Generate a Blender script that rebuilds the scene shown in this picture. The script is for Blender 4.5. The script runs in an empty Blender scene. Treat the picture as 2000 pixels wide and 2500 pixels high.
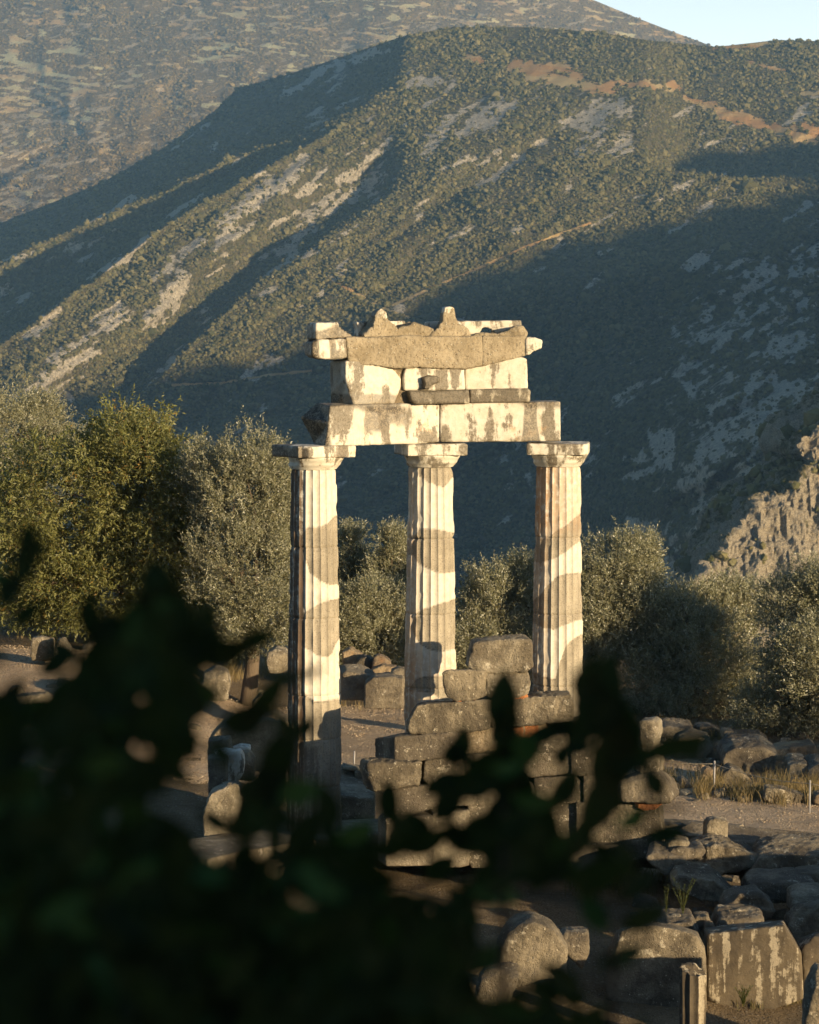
# Sunlit ruin of a round temple in front of a wooded mountain valley
HAZE = 6.6e-5; SKY = .10; EXPO = 0.8
SKYG = 7.5   # pale glow of the sky low over the hills
import bpy, bmesh, math, random
import numpy as np
from mathutils import Vector

random.seed(7); RNG = np.random.default_rng(11)
SC = bpy.context.scene
COL = SC.collection

# ------------------------------------------------------------------ camera
F = 7083.0            # focal length in photograph pixels (85 mm on a 24 mm wide frame)
EYE = 7.75            # eye height above the stylobate
TH = math.atan(450.0 / F)
CT, ST = math.cos(TH), math.sin(TH)
CAMP = np.array([0.0, 0.0, EYE])
SUN_AZ, SUN_EL = math.radians(45), math.radians(8.0)
SUNV = np.array([math.sin(SUN_AZ)*math.cos(SUN_EL), -math.cos(SUN_AZ)*math.cos(SUN_EL), math.sin(SUN_EL)])

def ray(px, py):
    px = np.asarray(px, float); py = np.asarray(py, float)
    u = (px-1000.0)/F; v = (1250.0-py)/F
    return np.stack([u, CT+v*ST, -ST+v*CT], -1)
def P(px, py, Y):
    d = ray(px, py)
    return CAMP + d*(np.asarray(Y, float)/d[..., 1])[..., None]
def proj(p):
    q = np.asarray(p, float)-CAMP
    c = q[..., 1]*CT-q[..., 2]*ST
    v = q[..., 1]*ST+q[..., 2]*CT
    return 1000+F*q[..., 0]/c, 1250-F*v/c

# ------------------------------------------------------------------ noise
def _h(ix, iy, iz):
    n = (ix.astype(np.int64)*374761393 + iy.astype(np.int64)*668265263 + iz.astype(np.int64)*2147483647) & 0xffffffff
    n = ((n ^ (n >> 13))*1274126177) & 0xffffffff
    n = ((n ^ (n >> 16))*2246822519) & 0xffffffff
    return ((n ^ (n >> 15)) & 0xffffff)/float(0xffffff)
def vnoise(p):
    p = np.asarray(p, float); i = np.floor(p); f = p-i; f = f*f*(3-2*f)
    i = i.astype(np.int64); x, y, z = i[..., 0], i[..., 1], i[..., 2]
    r = 0
    for dx in (0, 1):
        wx = f[..., 0] if dx else 1-f[..., 0]
        for dy in (0, 1):
            wy = f[..., 1] if dy else 1-f[..., 1]
            for dz in (0, 1):
                wz = f[..., 2] if dz else 1-f[..., 2]
                r = r + _h(x+dx, y+dy, z+dz)*wx*wy*wz
    return r*2-1
def fbm(p, o=4, g=.5):
    p = np.asarray(p, float); a = 1; r = 0; s = 0
    for k in range(o):
        r = r+a*vnoise(p*(2.03**k)+k*17.3); s += a; a *= g
    return r/s
def ridged(p, o=4):
    p = np.asarray(p, float); a = 1; r = 0; s = 0
    for k in range(o):
        r = r+a*(1-2*np.abs(vnoise(p*(2.03**k)+k*9.1))); s += a; a *= .5
    return r/s
def n2(a, b, s, o=4, seed=0):
    a = np.asarray(a, float); b = np.asarray(b, float)
    return fbm(np.stack([a*s, b*s, np.full(np.broadcast(a, b).shape, seed*3.7)], -1), o)
def sst(x):
    x = np.clip(x, 0, 1); return x*x*(3-2*x)

# ------------------------------------------------------------------ object helpers
def tag(o, label=None, cat=None, group=None, kind=None):
    if label: o['label'] = label
    if cat: o['category'] = cat
    if group: o['group'] = group
    o['kind'] = kind or 'thing'
    return o
def mesh_np(name, V, faces, mat, smooth=False, attrs=None):
    """faces: (n,k) array"""
    V = np.asarray(V, np.float32); faces = np.asarray(faces, np.int32)
    me = bpy.data.meshes.new(name)
    n, k = faces.shape
    me.vertices.add(len(V)); me.vertices.foreach_set('co', V.ravel())
    me.loops.add(n*k); me.loops.foreach_set('vertex_index', faces.ravel())
    me.polygons.add(n); me.polygons.foreach_set('loop_start', np.arange(0, n*k, k, dtype=np.int32))
    me.polygons.foreach_set('loop_total', np.full(n, k, np.int32))
    me.polygons.foreach_set('use_smooth', np.full(n, smooth, bool))
    me.update(calc_edges=True); me.validate()
    for an, av in (attrs or {}).items():
        a = me.attributes.new(an, 'FLOAT', 'POINT'); a.data.foreach_set('value', np.asarray(av, np.float32))
    if mat: me.materials.append(mat)
    return me
def link(name, me, parent=None, loc=None):
    o = bpy.data.objects.new(name, me); COL.objects.link(o)
    if parent is not None: o.parent = parent
    if loc is not None: o.location = loc
    return o
def empty(name, loc, label, cat, group=None):
    o = bpy.data.objects.new(name, None); COL.objects.link(o); o.location = loc; o.empty_display_size = .2
    return tag(o, label, cat, group)
def grid_faces(nr, nc, wrap=False):
    i = np.arange(nr-1)[:, None]; j = np.arange(nc if wrap else nc-1)[None, :]
    j2 = (j+1) % nc
    a = i*nc+j; b = i*nc+j2; c = (i+1)*nc+j2; d = (i+1)*nc+j
    return np.stack([a, b, c, d], -1).reshape(-1, 4)
def tube(pts, rad, n=6):
    pts = np.asarray(pts, float); m = len(pts); rad = np.broadcast_to(np.asarray(rad, float), (m,))
    V = []
    for i in range(m):
        t = pts[min(i+1, m-1)]-pts[max(i-1, 0)]; t = t/(np.linalg.norm(t)+1e-9)
        up = np.array([0, 0, 1.]) if abs(t[2]) < .9 else np.array([1., 0, 0])
        a = np.cross(t, up); a /= np.linalg.norm(a); b = np.cross(t, a)
        for k in range(n):
            an = 2*math.pi*k/n
            V.append(pts[i]+rad[i]*(a*math.cos(an)+b*math.sin(an)))
    V.append(pts[0]); V.append(pts[-1])
    Fq = grid_faces(m, n, True)
    caps = [[m*n, (k+1) % n, k, k] for k in range(n)] + [[m*n+1, (m-1)*n+k, (m-1)*n+(k+1) % n, (m-1)*n+(k+1) % n] for k in range(n)]
    return np.array(V), np.vstack([Fq]), np.array(caps)
class Acc:
    """collects quads (and triangles as their own list) of one mesh"""
    def __init__(s): s.V = []; s.Q = []; s.T = []; s.n = 0
    def add(s, V, Q=None, T=None):
        s.V.append(np.asarray(V, float))
        if Q is not None and len(Q): s.Q.append(np.asarray(Q)+s.n)
        if T is not None and len(T): s.T.append(np.asarray(T)+s.n)
        s.n += len(V)
    def tube(s, pts, rad, n=6):
        V, Q, C = tube(pts, rad, n); s.add(V, Q, C[:, :3])
    def build(s, name, mat, smooth=True, attrs=None):
        me = bpy.data.meshes.new(name)
        V = np.vstack(s.V); faces = []
        if s.Q: faces += np.vstack(s.Q).tolist()
        if s.T: faces += np.vstack(s.T).tolist()
        me.from_pydata(V.tolist(), [], faces); me.update()
        me.polygons.foreach_set('use_smooth', np.full(len(me.polygons), smooth, bool))
        for an, av in (attrs or {}).items():
            a = me.attributes.new(an, 'FLOAT', 'POINT'); a.data.foreach_set('value', np.asarray(av, np.float32))
        me.materials.append(mat)
        return me

# ------------------------------------------------------------------ node helpers
class NT:
    def __init__(s, name):
        s.m = bpy.data.materials.new(name); s.m.use_nodes = True
        s.t = s.m.node_tree; s.t.nodes.clear()
        s.out = s.t.nodes.new('ShaderNodeOutputMaterial')
        s.pos = s.t.nodes.new('ShaderNodeNewGeometry').outputs['Position']
    def n(s, typ, **kw):
        nd = s.t.nodes.new(typ)
        for k, v in kw.items(): setattr(nd, k, v)
        return nd
    def l(s, a, b): s.t.links.new(a, b)
    def setin(s, nd, k, v):
        if hasattr(v, 'is_output'): s.l(v, nd.inputs[k])
        else: nd.inputs[k].default_value = v
    def scale(s, v3, vec=None):
        m = s.n('ShaderNodeVectorMath', operation='MULTIPLY'); s.l(vec or s.pos, m.inputs[0]); m.inputs[1].default_value = v3
        return m.outputs[0]
    def noise(s, sc, det=6, rough=.6, vec=None, dist=0.0):
        nd = s.n('ShaderNodeTexNoise'); s.l(vec or s.pos, nd.inputs['Vector'])
        nd.inputs['Scale'].default_value = sc; nd.inputs['Detail'].default_value = det
        nd.inputs['Roughness'].default_value = rough; nd.inputs['Distortion'].default_value = dist
        return nd.outputs['Fac']
    def voro(s, sc, out='Distance', vec=None, feature='F1', rnd=1.0):
        nd = s.n('ShaderNodeTexVoronoi', feature=feature); s.l(vec or s.pos, nd.inputs['Vector'])
        nd.inputs['Scale'].default_value = sc; nd.inputs['Randomness'].default_value = rnd
        return nd.outputs[out]
    def rng(s, v, a, b, c=0.0, d=1.0):
        nd = s.n('ShaderNodeMapRange', interpolation_type='SMOOTHSTEP'); s.l(v, nd.inputs[0])
        for i, x in enumerate((a, b, c, d)): nd.inputs[i+1].default_value = x
        return nd.outputs[0]
    def math(s, op, a, b=0.0):
        nd = s.n('ShaderNodeMath', operation=op); s.setin(nd, 0, a); s.setin(nd, 1, b); return nd.outputs[0]
    def mix(s, f, a, b, mode='MIX'):
        nd = s.n('ShaderNodeMix', data_type='RGBA', blend_type=mode)
        s.setin(nd, 0, f)
        for i, c in ((6, a), (7, b)):
            s.setin(nd, i, c if hasattr(c, 'is_output') else (*c, 1.0))
        return nd.outputs[2]
    def attr(s, name): return s.n('ShaderNodeAttribute', attribute_name=name).outputs['Fac']
    def bump(s, h, strength=.5, dist=.02, nrm=None):
        nd = s.n('ShaderNodeBump'); nd.inputs['Strength'].default_value = strength; nd.inputs['Distance'].default_value = dist
        s.l(h, nd.inputs['Height'])
        if nrm: s.l(nrm, nd.inputs['Normal'])
        return nd.outputs[0]
    def bsdf(s, col, rough=.8, nrm=None, spec=.3, trans=None):
        b = s.n('ShaderNodeBsdfPrincipled'); s.setin(b, 'Base Color', col if hasattr(col, 'is_output') else (*col, 1))
        s.setin(b, 'Roughness', rough); b.inputs['Specular IOR Level'].default_value = spec
        if nrm: s.l(nrm, b.inputs['Normal'])
        sh = b.outputs[0]
        if trans:
            tr = s.n('ShaderNodeBsdfTranslucent'); s.setin(tr, 'Color', trans[0] if hasattr(trans[0], 'is_output') else (*trans[0], 1))
            mx = s.n('ShaderNodeMixShader'); mx.inputs[0].default_value = trans[1]
            s.l(sh, mx.inputs[1]); s.l(tr.outputs[0], mx.inputs[2]); sh = mx.outputs[0]
        s.l(sh, s.out.inputs['Surface'])
        return s.m
# ------------------------------------------------------------------ materials
def mat_stone(name, base, dark, light, patch=.56, lichen=.5, streak=.5, bumpy=.5, rust=0.0, pit=.3):
    t = NT(name)
    a = t.noise(1.3, 8, .68); b = t.noise(5.5, 7, .7); c = t.noise(26, 5, .65)
    col = t.mix(t.rng(a, .42, .60), dark, base)
    st = t.noise(1.0, 6, .65, vec=t.scale((7, 7, .8)))
    col = t.mix(t.math('MULTIPLY', t.rng(st, .5, .68), streak), col, dark)
    pm = t.math('ADD', t.math('MULTIPLY', b, .75), t.math('MULTIPLY', c, .25))
    col = t.mix(t.math('MULTIPLY', t.rng(pm, patch, patch+.07), .8), col, light)
    vd = t.voro(17, 'Distance'); gate = t.rng(t.noise(2.7, 3), .47, .6)
    dots = t.math('MULTIPLY', t.math('SUBTRACT', 1.0, t.rng(vd, .1, .2)), gate)
    col = t.mix(t.math('MULTIPLY', dots, lichen), col, tuple(min(1, x*1.15) for x in light))
    if rust:
        col = t.mix(t.math('MULTIPLY', t.rng(t.noise(2.1, 5, .6), .56, .7), rust), col, (.42, .2, .08))
    col = t.mix(t.math('MULTIPLY', t.rng(c, .3, .62, .5, 0), .45), col, tuple(x*.45 for x in dark))
    h = t.math('ADD', t.math('MULTIPLY', b, .7), t.math('ADD', t.math('MULTIPLY', c, .6), t.math('MULTIPLY', t.rng(t.voro(30), 0, .35), pit)))
    h = t.math('ADD', h, t.math('MULTIPLY', t.noise(90, 4, .7), .25))
    return t.bsdf(col, .86, t.bump(h, min(1, bumpy*1.4), .055), .25)
M = {}
M['limestone'] = mat_stone('dark_limestone', (.265, .215, .14), (.10, .08, .052), (.52, .45, .32), .565, .85, .5, .75)
M['limestone_grey'] = mat_stone('grey_limestone', (.24, .195, .13), (.11, .088, .06), (.48, .42, .31), .575, .6, .35, .8)
M['limestone_pale'] = mat_stone('pale_limestone', (.33, .275, .185), (.15, .12, .078), (.54, .47, .35), .56, .5, .5, .75)
def mat_streaked(name, base, dark, pale):
    t = NT(name); a = t.noise(1.6, 8, .68); c = t.noise(30, 5, .7); fi = t.noise(9, 6, .7)
    st = t.noise(1.0, 6, .6, vec=t.scale((6.5, 6.5, .55)))
    col = t.mix(t.rng(a, .35, .66), dark, base)
    m = t.math('ADD', t.math('MULTIPLY', st, .7), t.math('MULTIPLY', fi, .3))
    col = t.mix(t.math('MULTIPLY', t.rng(m, .525, .57), .85), col, pale)
    col = t.mix(t.math('MULTIPLY', t.rng(c, .5, .66), .6), col, dark)
    return t.bsdf(col, .85, t.bump(t.math('ADD', t.math('MULTIPLY', fi, .7), t.math('MULTIPLY', c, .6)), .6, .025), .25)
M['streaked'] = mat_streaked('streaked_limestone', (.125, .096, .058), (.065, .05, .032), (.37, .31, .21))
M['unused'] = mat_stone('plain_stone', (.145, .115, .075), (.07, .055, .036), (.46, .40, .285), .60, .3, .3, .55)
M['tan_boulder'] = mat_stone('tan_boulder', (.36, .265, .15), (.18, .13, .08), (.48, .39, .26), .6, .3, .2, .7, .3)
M['brick'] = mat_stone('fired_brick', (.50, .20, .07), (.30, .12, .05), (.6, .35, .18), .62, .1, .1, .6)
M['mortar'] = mat_stone('lime_mortar', (.36, .28, .17), (.2, .15, .09), (.48, .40, .28), .56, .2, .2, .8)
def mat_marble(name, white, patina, cover=.5, run=.8, edge=.4):
    t = NT(name)
    a = t.noise(1.7, 8, .68); b = t.noise(8, 7, .7); st = t.noise(1.0, 7, .66, vec=t.scale((3.4, 3.4, .8)))
    c = t.noise(40, 4, .7)
    m = t.math('ADD', t.math('MULTIPLY', st, run), t.math('ADD', t.math('MULTIPLY', a, 1-run*.6), t.math('MULTIPLY', b, .22)))
    lo = (run+(1-run*.6)+.22)*.5
    mask = t.rng(m, lo+.09-cover*.16, lo+.17-cover*.16)
    col = t.mix(t.rng(b, .35, .7), white, tuple(x*y for x, y in zip(white, (.9, .86, .78))))
    col = t.mix(t.math('MULTIPLY', mask, .86), col, patina)
    col = t.mix(t.math('MULTIPLY', t.math('MULTIPLY', mask, t.rng(c, .45, .6)), .6), col, tuple(x*.5 for x in patina))
    col = t.mix(t.math('MULTIPLY', t.rng(t.noise(2.3, 5, .6), .62, .72), .55), col, (.55, .33, .16))
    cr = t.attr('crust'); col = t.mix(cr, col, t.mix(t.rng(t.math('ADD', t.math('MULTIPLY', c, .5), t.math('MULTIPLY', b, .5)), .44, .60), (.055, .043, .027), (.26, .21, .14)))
    vein = t.rng(t.math('ABSOLUTE', t.math('SUBTRACT', t.noise(2.2, 6, .7, dist=1.2), .5)), 0, .012, .22, 0)
    col = t.mix(vein, col, (.35, .27, .18))
    h = t.math('ADD', t.math('MULTIPLY', b, .5), t.math('ADD', t.math('MULTIPLY', c, .3), t.math('MULTIPLY', mask, -.15)))
    return t.bsdf(col, .62, t.bump(h, .45, .02), .3)
M['marble'] = mat_marble('weathered_marble', (.575, .525, .42), (.155, .125, .082), .60)
M['marble_worn'] = mat_marble('stained_marble', (.60, .55, .44), (.14, .11, .07), .72)
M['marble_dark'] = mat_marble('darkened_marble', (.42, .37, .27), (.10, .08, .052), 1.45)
def mat_column():
    t = NT('column_marble')
    old = t.attr('old'); stain_shade = t.attr('stain_shade')
    a = t.noise(2.2, 8, .68); b = t.noise(11, 7, .7); c = t.noise(45, 4, .7)
    st = t.noise(1.0, 7, .66, vec=t.scale((14, 14, .9)))
    white = t.mix(t.rng(b, .35, .7), (.59, .535, .425), (.51, .44, .33))
    vein = t.rng(t.math('ABSOLUTE', t.math('SUBTRACT', t.noise(3, 6, .7, dist=1.0), .5)), 0, .01, .3, 0)
    white = t.mix(vein, white, (.45, .36, .24))
    oldc = t.mix(t.rng(a, .35, .65), (.25, .21, .145), (.36, .305, .215))
    oldc = t.mix(t.math('MULTIPLY', t.rng(c, .52, .62), .55), oldc, (.11, .088, .058))
    oldc = t.mix(t.math('MULTIPLY', t.rng(st, .52, .66), .35), oldc, (.14, .11, .072))
    col = t.mix(old, white, oldc)
    sm = t.math('MULTIPLY', stain_shade, t.rng(t.math('ADD', t.math('MULTIPLY', st, .6), t.math('MULTIPLY', b, .4)), .38, .52))
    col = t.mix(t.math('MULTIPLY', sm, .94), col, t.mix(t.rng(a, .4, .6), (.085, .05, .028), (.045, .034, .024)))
    rs = t.math('MULTIPLY', t.attr('rust'), t.rng(t.math('ADD', t.math('MULTIPLY', st, .5), t.math('MULTIPLY', b, .5)), .40, .52))
    col = t.mix(t.math('MULTIPLY', rs, .8), col, (.36, .20, .09))
    h = t.math('ADD', t.math('MULTIPLY', b, .4), t.math('ADD', t.math('MULTIPLY', c, t.math('ADD', .15, t.math('MULTIPLY', old, .5))), t.math('MULTIPLY', st, .3)))
    return t.bsdf(col, .65, t.bump(h, .4, .02), .3)
M['column'] = mat_column()
def mat_conglomerate():
    t = NT('conglomerate_backing')
    v = t.voro(26); cc = t.voro(26, 'Color'); big = t.voro(9); a = t.noise(2.4, 7, .65); b = t.noise(30, 6, .7)
    g = t.n('ShaderNodeSeparateColor'); t.l(cc, g.inputs[0])
    col = t.mix(t.rng(a, .35, .65), (.25, .20, .125), (.36, .295, .195))
    pe = t.math('MULTIPLY', t.math('SUBTRACT', 1.0, t.rng(v, .2, .34)), t.rng(g.outputs[0], .68, .72))
    col = t.mix(t.math('MULTIPLY', pe, .75), col, (.48, .43, .33))
    pd = t.math('MULTIPLY', t.math('SUBTRACT', 1.0, t.rng(v, .25, .4)), t.rng(g.outputs[1], .75, .8))
    col = t.mix(t.math('MULTIPLY', pd, .7), col, (.13, .095, .055))
    col = t.mix(t.math('MULTIPLY', t.rng(b, .5, .66), .5), col, (.13, .095, .055))
    h = t.math('ADD', t.math('MULTIPLY', b, .8), t.math('ADD', t.math('MULTIPLY', pe, .5), t.math('MULTIPLY', t.rng(big, 0, .4), .3)))
    return t.bsdf(col, .92, t.bump(h, .9, .03), .15)
M['conglomerate'] = mat_conglomerate()
def mat_gravel(name, c1, c2, peb, dark):
    t = NT(name)
    v = t.voro(15); cc = t.voro(15, 'Color'); g = t.n('ShaderNodeSeparateColor'); t.l(cc, g.inputs[0])
    v2 = t.voro(42); a = t.noise(.45, 6, .65); b = t.noise(6, 6, .7)
    col = t.mix(t.rng(a, .35, .65), c1, c2)
    col = t.mix(t.math('MULTIPLY', t.rng(b, .45, .7), .5), col, dark)
    pm = t.math('MULTIPLY', t.math('SUBTRACT', 1.0, t.rng(v, .25, .42)), t.rng(g.outputs[0], .35, .7))
    col = t.mix(t.math('MULTIPLY', pm, .7), col, peb)
    h = t.math('ADD', t.math('MULTIPLY', pm, 1.0), t.math('ADD', t.math('MULTIPLY', t.rng(v2, .1, .5, 1, 0), .35), t.math('MULTIPLY', b, .6)))
    return t.bsdf(col, .95, t.bump(h, 1.0, .12), .1)
M['soil'] = mat_gravel('dry_soil', (.17, .12, .065), (.25, .18, .10), (.32, .26, .18), (.09, .068, .04))
M['gravel'] = mat_gravel('gravel', (.48, .34, .205), (.58, .425, .27), (.62, .50, .34), (.33, .235, .14))
def mat_leaf(name, top, under, tr, rough=.42, spec=.5, warm=(.3, .17, .04), warmamt=.3, trw=.3):
    t = NT(name)
    geo = t.t.nodes.new('ShaderNodeNewGeometry'); tint = t.attr('tint')
    col = t.mix(geo.outputs['Backfacing'], top, under)
    col = t.mix(t.rng(tint, 0, 1, 0, .6), col, tuple(x*.45 for x in top))
    col = t.mix(t.math('MULTIPLY', t.rng(tint, .82, 1), warmamt), col, warm)
    return t.bsdf(col, rough, None, spec, (tr, trw))
M['olive_leaf'] = mat_leaf('olive_leaf', (.25, .24, .125), (.40, .375, .25), (.24, .22, .08), .38, .6)
M['green_leaf'] = mat_leaf('almond_leaf', (.175, .178, .050), (.23, .22, .08), (.28, .24, .04), .5, .35, (.34, .17, .035), .7)
M['shade_leaf'] = mat_leaf('evergreen_leaf', (.013, .027, .010), (.015, .029, .012), (.025, .06, .01), .6, .1, (.06, .15, .05), .8, .15)  # a few leaves get a brighter green, painted as if lit
t = NT('bark'); M['bark'] = t.bsdf(t.mix(t.noise(3, 7, .7, vec=t.scale((6, 6, 1))), (.06, .045, .03), (.2, .15, .1)), .9, t.bump(t.noise(4, 6, .7, vec=t.scale((8, 8, 1.5))), .8, .04), .1)
t = NT('galvanised_steel'); M['steel'] = t.bsdf(t.mix(t.noise(9, 5), (.20, .19, .18), (.34, .32, .29)), .5, None, .5)
t = NT('pebble'); M['pebble'] = t.bsdf(t.mix(t.attr('tint'), (.26, .185, .115), (.50, .39, .26)), .9, None, .15)
t = NT('rope'); M['rope'] = t.bsdf((.40, .33, .22), .8)
t = NT('dry_grass'); M['grass'] = t.bsdf(t.mix(t.attr('tint'), (.07, .065, .028), (.27, .19, .085)), .7, None, .2, ((.3, .24, .08), .3))
t = NT('green_weed'); M['weed'] = t.bsdf(t.mix(t.attr('tint'), (.05, .065, .018), (.13, .125, .04)), .6, None, .3, ((.2, .24, .05), .35))
def mat_hill(name, scrub, dry, rock, rockd, red, sc=1.0):
    t = NT(name)
    rk = t.attr('rock'); so = t.attr('soil')
    a = t.noise(.012*sc, 6, .6); b = t.noise(.12*sc, 7, .72); c = t.noise(.5*sc, 5, .7)
    col = t.mix(t.rng(b, .42, .6), scrub, dry)
    f = t.math('ADD', rk, t.math('MULTIPLY', t.math('SUBTRACT', b, .5), 1.3))
    fc = t.rng(f, .36, .66)
    rc = t.mix(t.rng(c, .4, .62), rockd, rock)
    col = t.mix(fc, col, rc)
    g = t.math('ADD', so, t.math('MULTIPLY', t.math('SUBTRACT', b, .5), 1.2))
    col = t.mix(t.rng(g, .42, .58), col, t.mix(t.rng(a, .4, .6), red, tuple(x*y for x, y in zip(red, (1.1, 1.45, 1.7)))))
    h = t.math('ADD', t.math('MULTIPLY', c, .5), t.math('MULTIPLY', b, 1.5))
    return t.bsdf(col, .95, t.bump(h, .9, 5.0/sc), .05)
M['hill'] = mat_hill('hill_scrub', (.085, .075, .036), (.17, .14, .075), (.62, .53, .39), (.30, .26, .19), (.50, .28, .11))
M['far_hill'] = mat_hill('far_hill_scrub', (.19, .135, .056), (.27, .19, .083), (.62, .47, .28), (.33, .27, .17), (.56, .37, .16), .6)
M['cliff'] = mat_hill('cliff_rock', (.07, .065, .03), (.2, .16, .09), (.37, .315, .225), (.20, .165, .115), (.42, .26, .12), 6.0)
t = NT('scrub_tree')
_ti = t.attr('tint')
M['scrub_tree'] = t.bsdf(t.mix(_ti, (.060, .062, .025), (.205, .172, .076)), .9, t.bump(t.noise(.9, 4, .7), .8, 1.0), .05)
t = NT('far_scrub_tree'); M['far_scrub'] = t.bsdf(t.mix(t.attr('tint'), (.10, .078, .03), (.26, .185, .07)), .9, None, .05)
t = NT('haze_air'); t.t.nodes.remove(t.out); t.out = t.n('ShaderNodeOutputMaterial')
v = t.n('ShaderNodeVolumePrincipled'); v.inputs['Color'].default_value = (.34, .64, 1.0, 1); v.inputs['Density'].default_value = HAZE if 'HAZE' in globals() else 7e-5
v.inputs['Anisotropy'].default_value = 0.0
t.l(v.outputs[0], t.out.inputs['Volume']); M['haze'] = t.m
# ------------------------------------------------------------------ far terrain
TB = .466; YC = 2200.0
def crv(pts):
    xs = np.array([p[0] for p in pts], float); ys = np.array([p[1] for p in pts], float); o = np.argsort(xs)
    return lambda x: np.interp(x, xs[o], ys[o])
c0 = crv([(985, 88), (800, 150), (690, 185), (580, 215), (525, 270), (400, 360), (250, 445), (0, 545), (-700, 830)])
c1 = crv([(985, 205), (980, 209), (754, 325), (551, 390), (348, 493), (174, 560), (0, 648), (-700, 990)])
c2 = crv([(985, 222), (870, 268), (700, 360), (522, 438), (232, 612), (0, 725), (-700, 1090)])
c3 = crv([(985, 226), (916, 262), (696, 383), (580, 452), (406, 551), (290, 638), (174, 725), (0, 841), (-700, 1280)])
crestB = crv([(-700, 830), (0, 545), (250, 445), (400, 360), (525, 270), (580, 215), (690, 185), (800, 150), (985, 88), (1104, 66), (1290, 66), (1464, 78), (1580, 98),
              (1730, 113), (1760, 113), (1830, 105), (1900, 97), (2000, 100), (2300, 150), (2800, 330)])
skyA = crv([(-700, -380), (400, -330), (900, -190), (1200, -95), (1450, 0), (1560, 45), (1640, 76), (1700, 98), (1750, 116), (1900, 175), (2100, 260), (2400, 380)])
def segdist(px, py, pts):
    d = np.full(px.shape, 1e9)
    for (ax, ay), (bx, by) in zip(pts[:-1], pts[1:]):
        vx, vy = bx-ax, by-ay; t = np.clip(((px-ax)*vx+(py-ay)*vy)/(vx*vx+vy*vy+1e-9), 0, 1)
        d = np.minimum(d, np.hypot(px-ax-t*vx, py-ay-t*vy))
    return d
KD = 4.2
def YB(px, py):
    e = (800-py)/F
    Y = TB*YC/(TB-np.minimum(e, .2))
    Y = Y - 760*sst((px-1150)/900)*sst((py-430)/800)
    Y = Y + 520*np.clip((340-py)/340, 0, 2)**1.6
    a0, a1, a2, a3 = c0(px), c1(px), c2(px), c3(px)
    w = sst((1010-px)/160)
    wig = 26*n2(px, py, .012, 4, 3)
    q = py+wig*.45
    d1 = np.interp(px, [-700, 0, 300, 500, 600, 700, 800, 985], [210, 200, 160, 135, 120, 85, 58, 20]); d2 = d1+.6*(a2-a1)
    D = d2*np.clip((a3-q)/(a3-a2), 0, 1)**.5 - (d2-d1)*np.clip((a2-q)/(a2-a1), 0, 1)
    u1 = np.clip(a1-q, 0, None); D = D + KD*u1 + 130*(1-np.exp(-u1/22))
    Y = Y + D*w
    for pts, wd, k in (([(1010, 425), (850, 530), (640, 670), (480, 810), (395, 905), (230, 1010), (100, 1090)], 34, 1.9),
                       ([(830, 760), (700, 860), (560, 950)], 26, .0)):
        cy = crv(pts)(px); inside = sst((px-pts[-1][0])/60)*sst((pts[0][0]-px)/120)
        up = np.clip((cy+wd*.5-q), 0, wd); Y = Y + inside*(k*up - k*np.clip(up-wd, 0, 1) - k*wd*sst((cy-wd-q)/170)*(q < cy-wd))
    # a spur on the right with a hollow behind it
    Y = Y + 190*sst((px-1560)/130)*sst((crv([(1560, 415), (1640, 420), (1800, 432), (2000, 425), (2300, 415)])(px)+8+5*n2(px, py*0, .03, 3, 6)-py)/16)
    # spurs and small relief, elongated along the fall line
    al = px*.84+py*-.54; ac = px*.54+py*.84
    inb = sst((a3-py)/14+1)*w
    amp = (1+1.2*sst((px-1350)/500)*sst((py-480)/400))*(1-.65*inb)
    Y = Y + amp*(26*ridged(np.stack([al*.0026, ac*.0085, np.zeros_like(px)], -1), 3)
                 + 5*ridged(np.stack([al*.011, ac*.026, np.ones_like(px)*4], -1), 3) + 2.0*n2(px, py, .06, 3, 8)
                 + 7*sst((px-1380)/300)*sst((py-560)/200)*ridged(np.stack([px*.026, py*.017, np.zeros_like(px)+3], -1), 3))
    return Y
rocks = [((740, 385), (690, 450), 18), ((650, 445), (610, 500), 24), ((620, 490), (540, 585), 30), ((788, 417), (736, 470), 13), ((940, 354), (783, 500), 13),
         ((928, 430), (790, 520), 17), ((771, 562), (640, 632), 9), ((493, 580), (383, 680), 13), ((458, 685), (370, 778), 19), ((296, 760), (250, 805), 22),
         ((250, 806), (140, 865), 15), ((226, 858), (120, 925), 28), ((200, 870), (80, 955), 24), ((170, 960), (30, 990), 22), ((668, 870), (608, 920), 15),
         ((1510, 252), (1400, 300), 30), ((1500, 313), (1420, 336), 8), ((1255, 249), (1180, 313), 15), ((1220, 243), (1116, 325), 9), ((1098, 296), (1040, 371), 16),
         ((1070, 195), (1000, 208), 8), ((1272, 383), (1168, 458), 9), ((1220, 365), (1174, 400), 7), ((1783, 333), (1719, 360), 6), ((950, 120), (800, 165), 10), ((800, 165), (705, 225), 13),
         ((140, 760), (60, 830), 9), ((100, 610), (0, 640), 5), ((360, 575), (300, 640), 5), ((1000, 300), (940, 345), 8), ((820, 470), (760, 520), 12), ((560, 640), (470, 700), 6), ((430, 880), (395, 905), 6),
         ((20, 700), (-60, 740), 9), ((110, 1010), (-40, 1050), 22), ((180, 330), (0, 430), 0)]
reds = [((1250, 160), (1380, 165), 15), ((1300, 185), (1490, 222), 15), ((1395, 180), (1420, 190), 12), ((1516, 203), (1672, 215), 11), ((1672, 243), (1790, 275), 10), ((1760, 275), (1985, 342), 13),
        ((1133, 140), (1175, 150), 8), ((1740, 118), (1870, 106), 6), ((1940, 310), (2060, 330), 12), ((1820, 150), (1920, 175), 4), ((1960, 228), (2040, 232), 4)]
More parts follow.
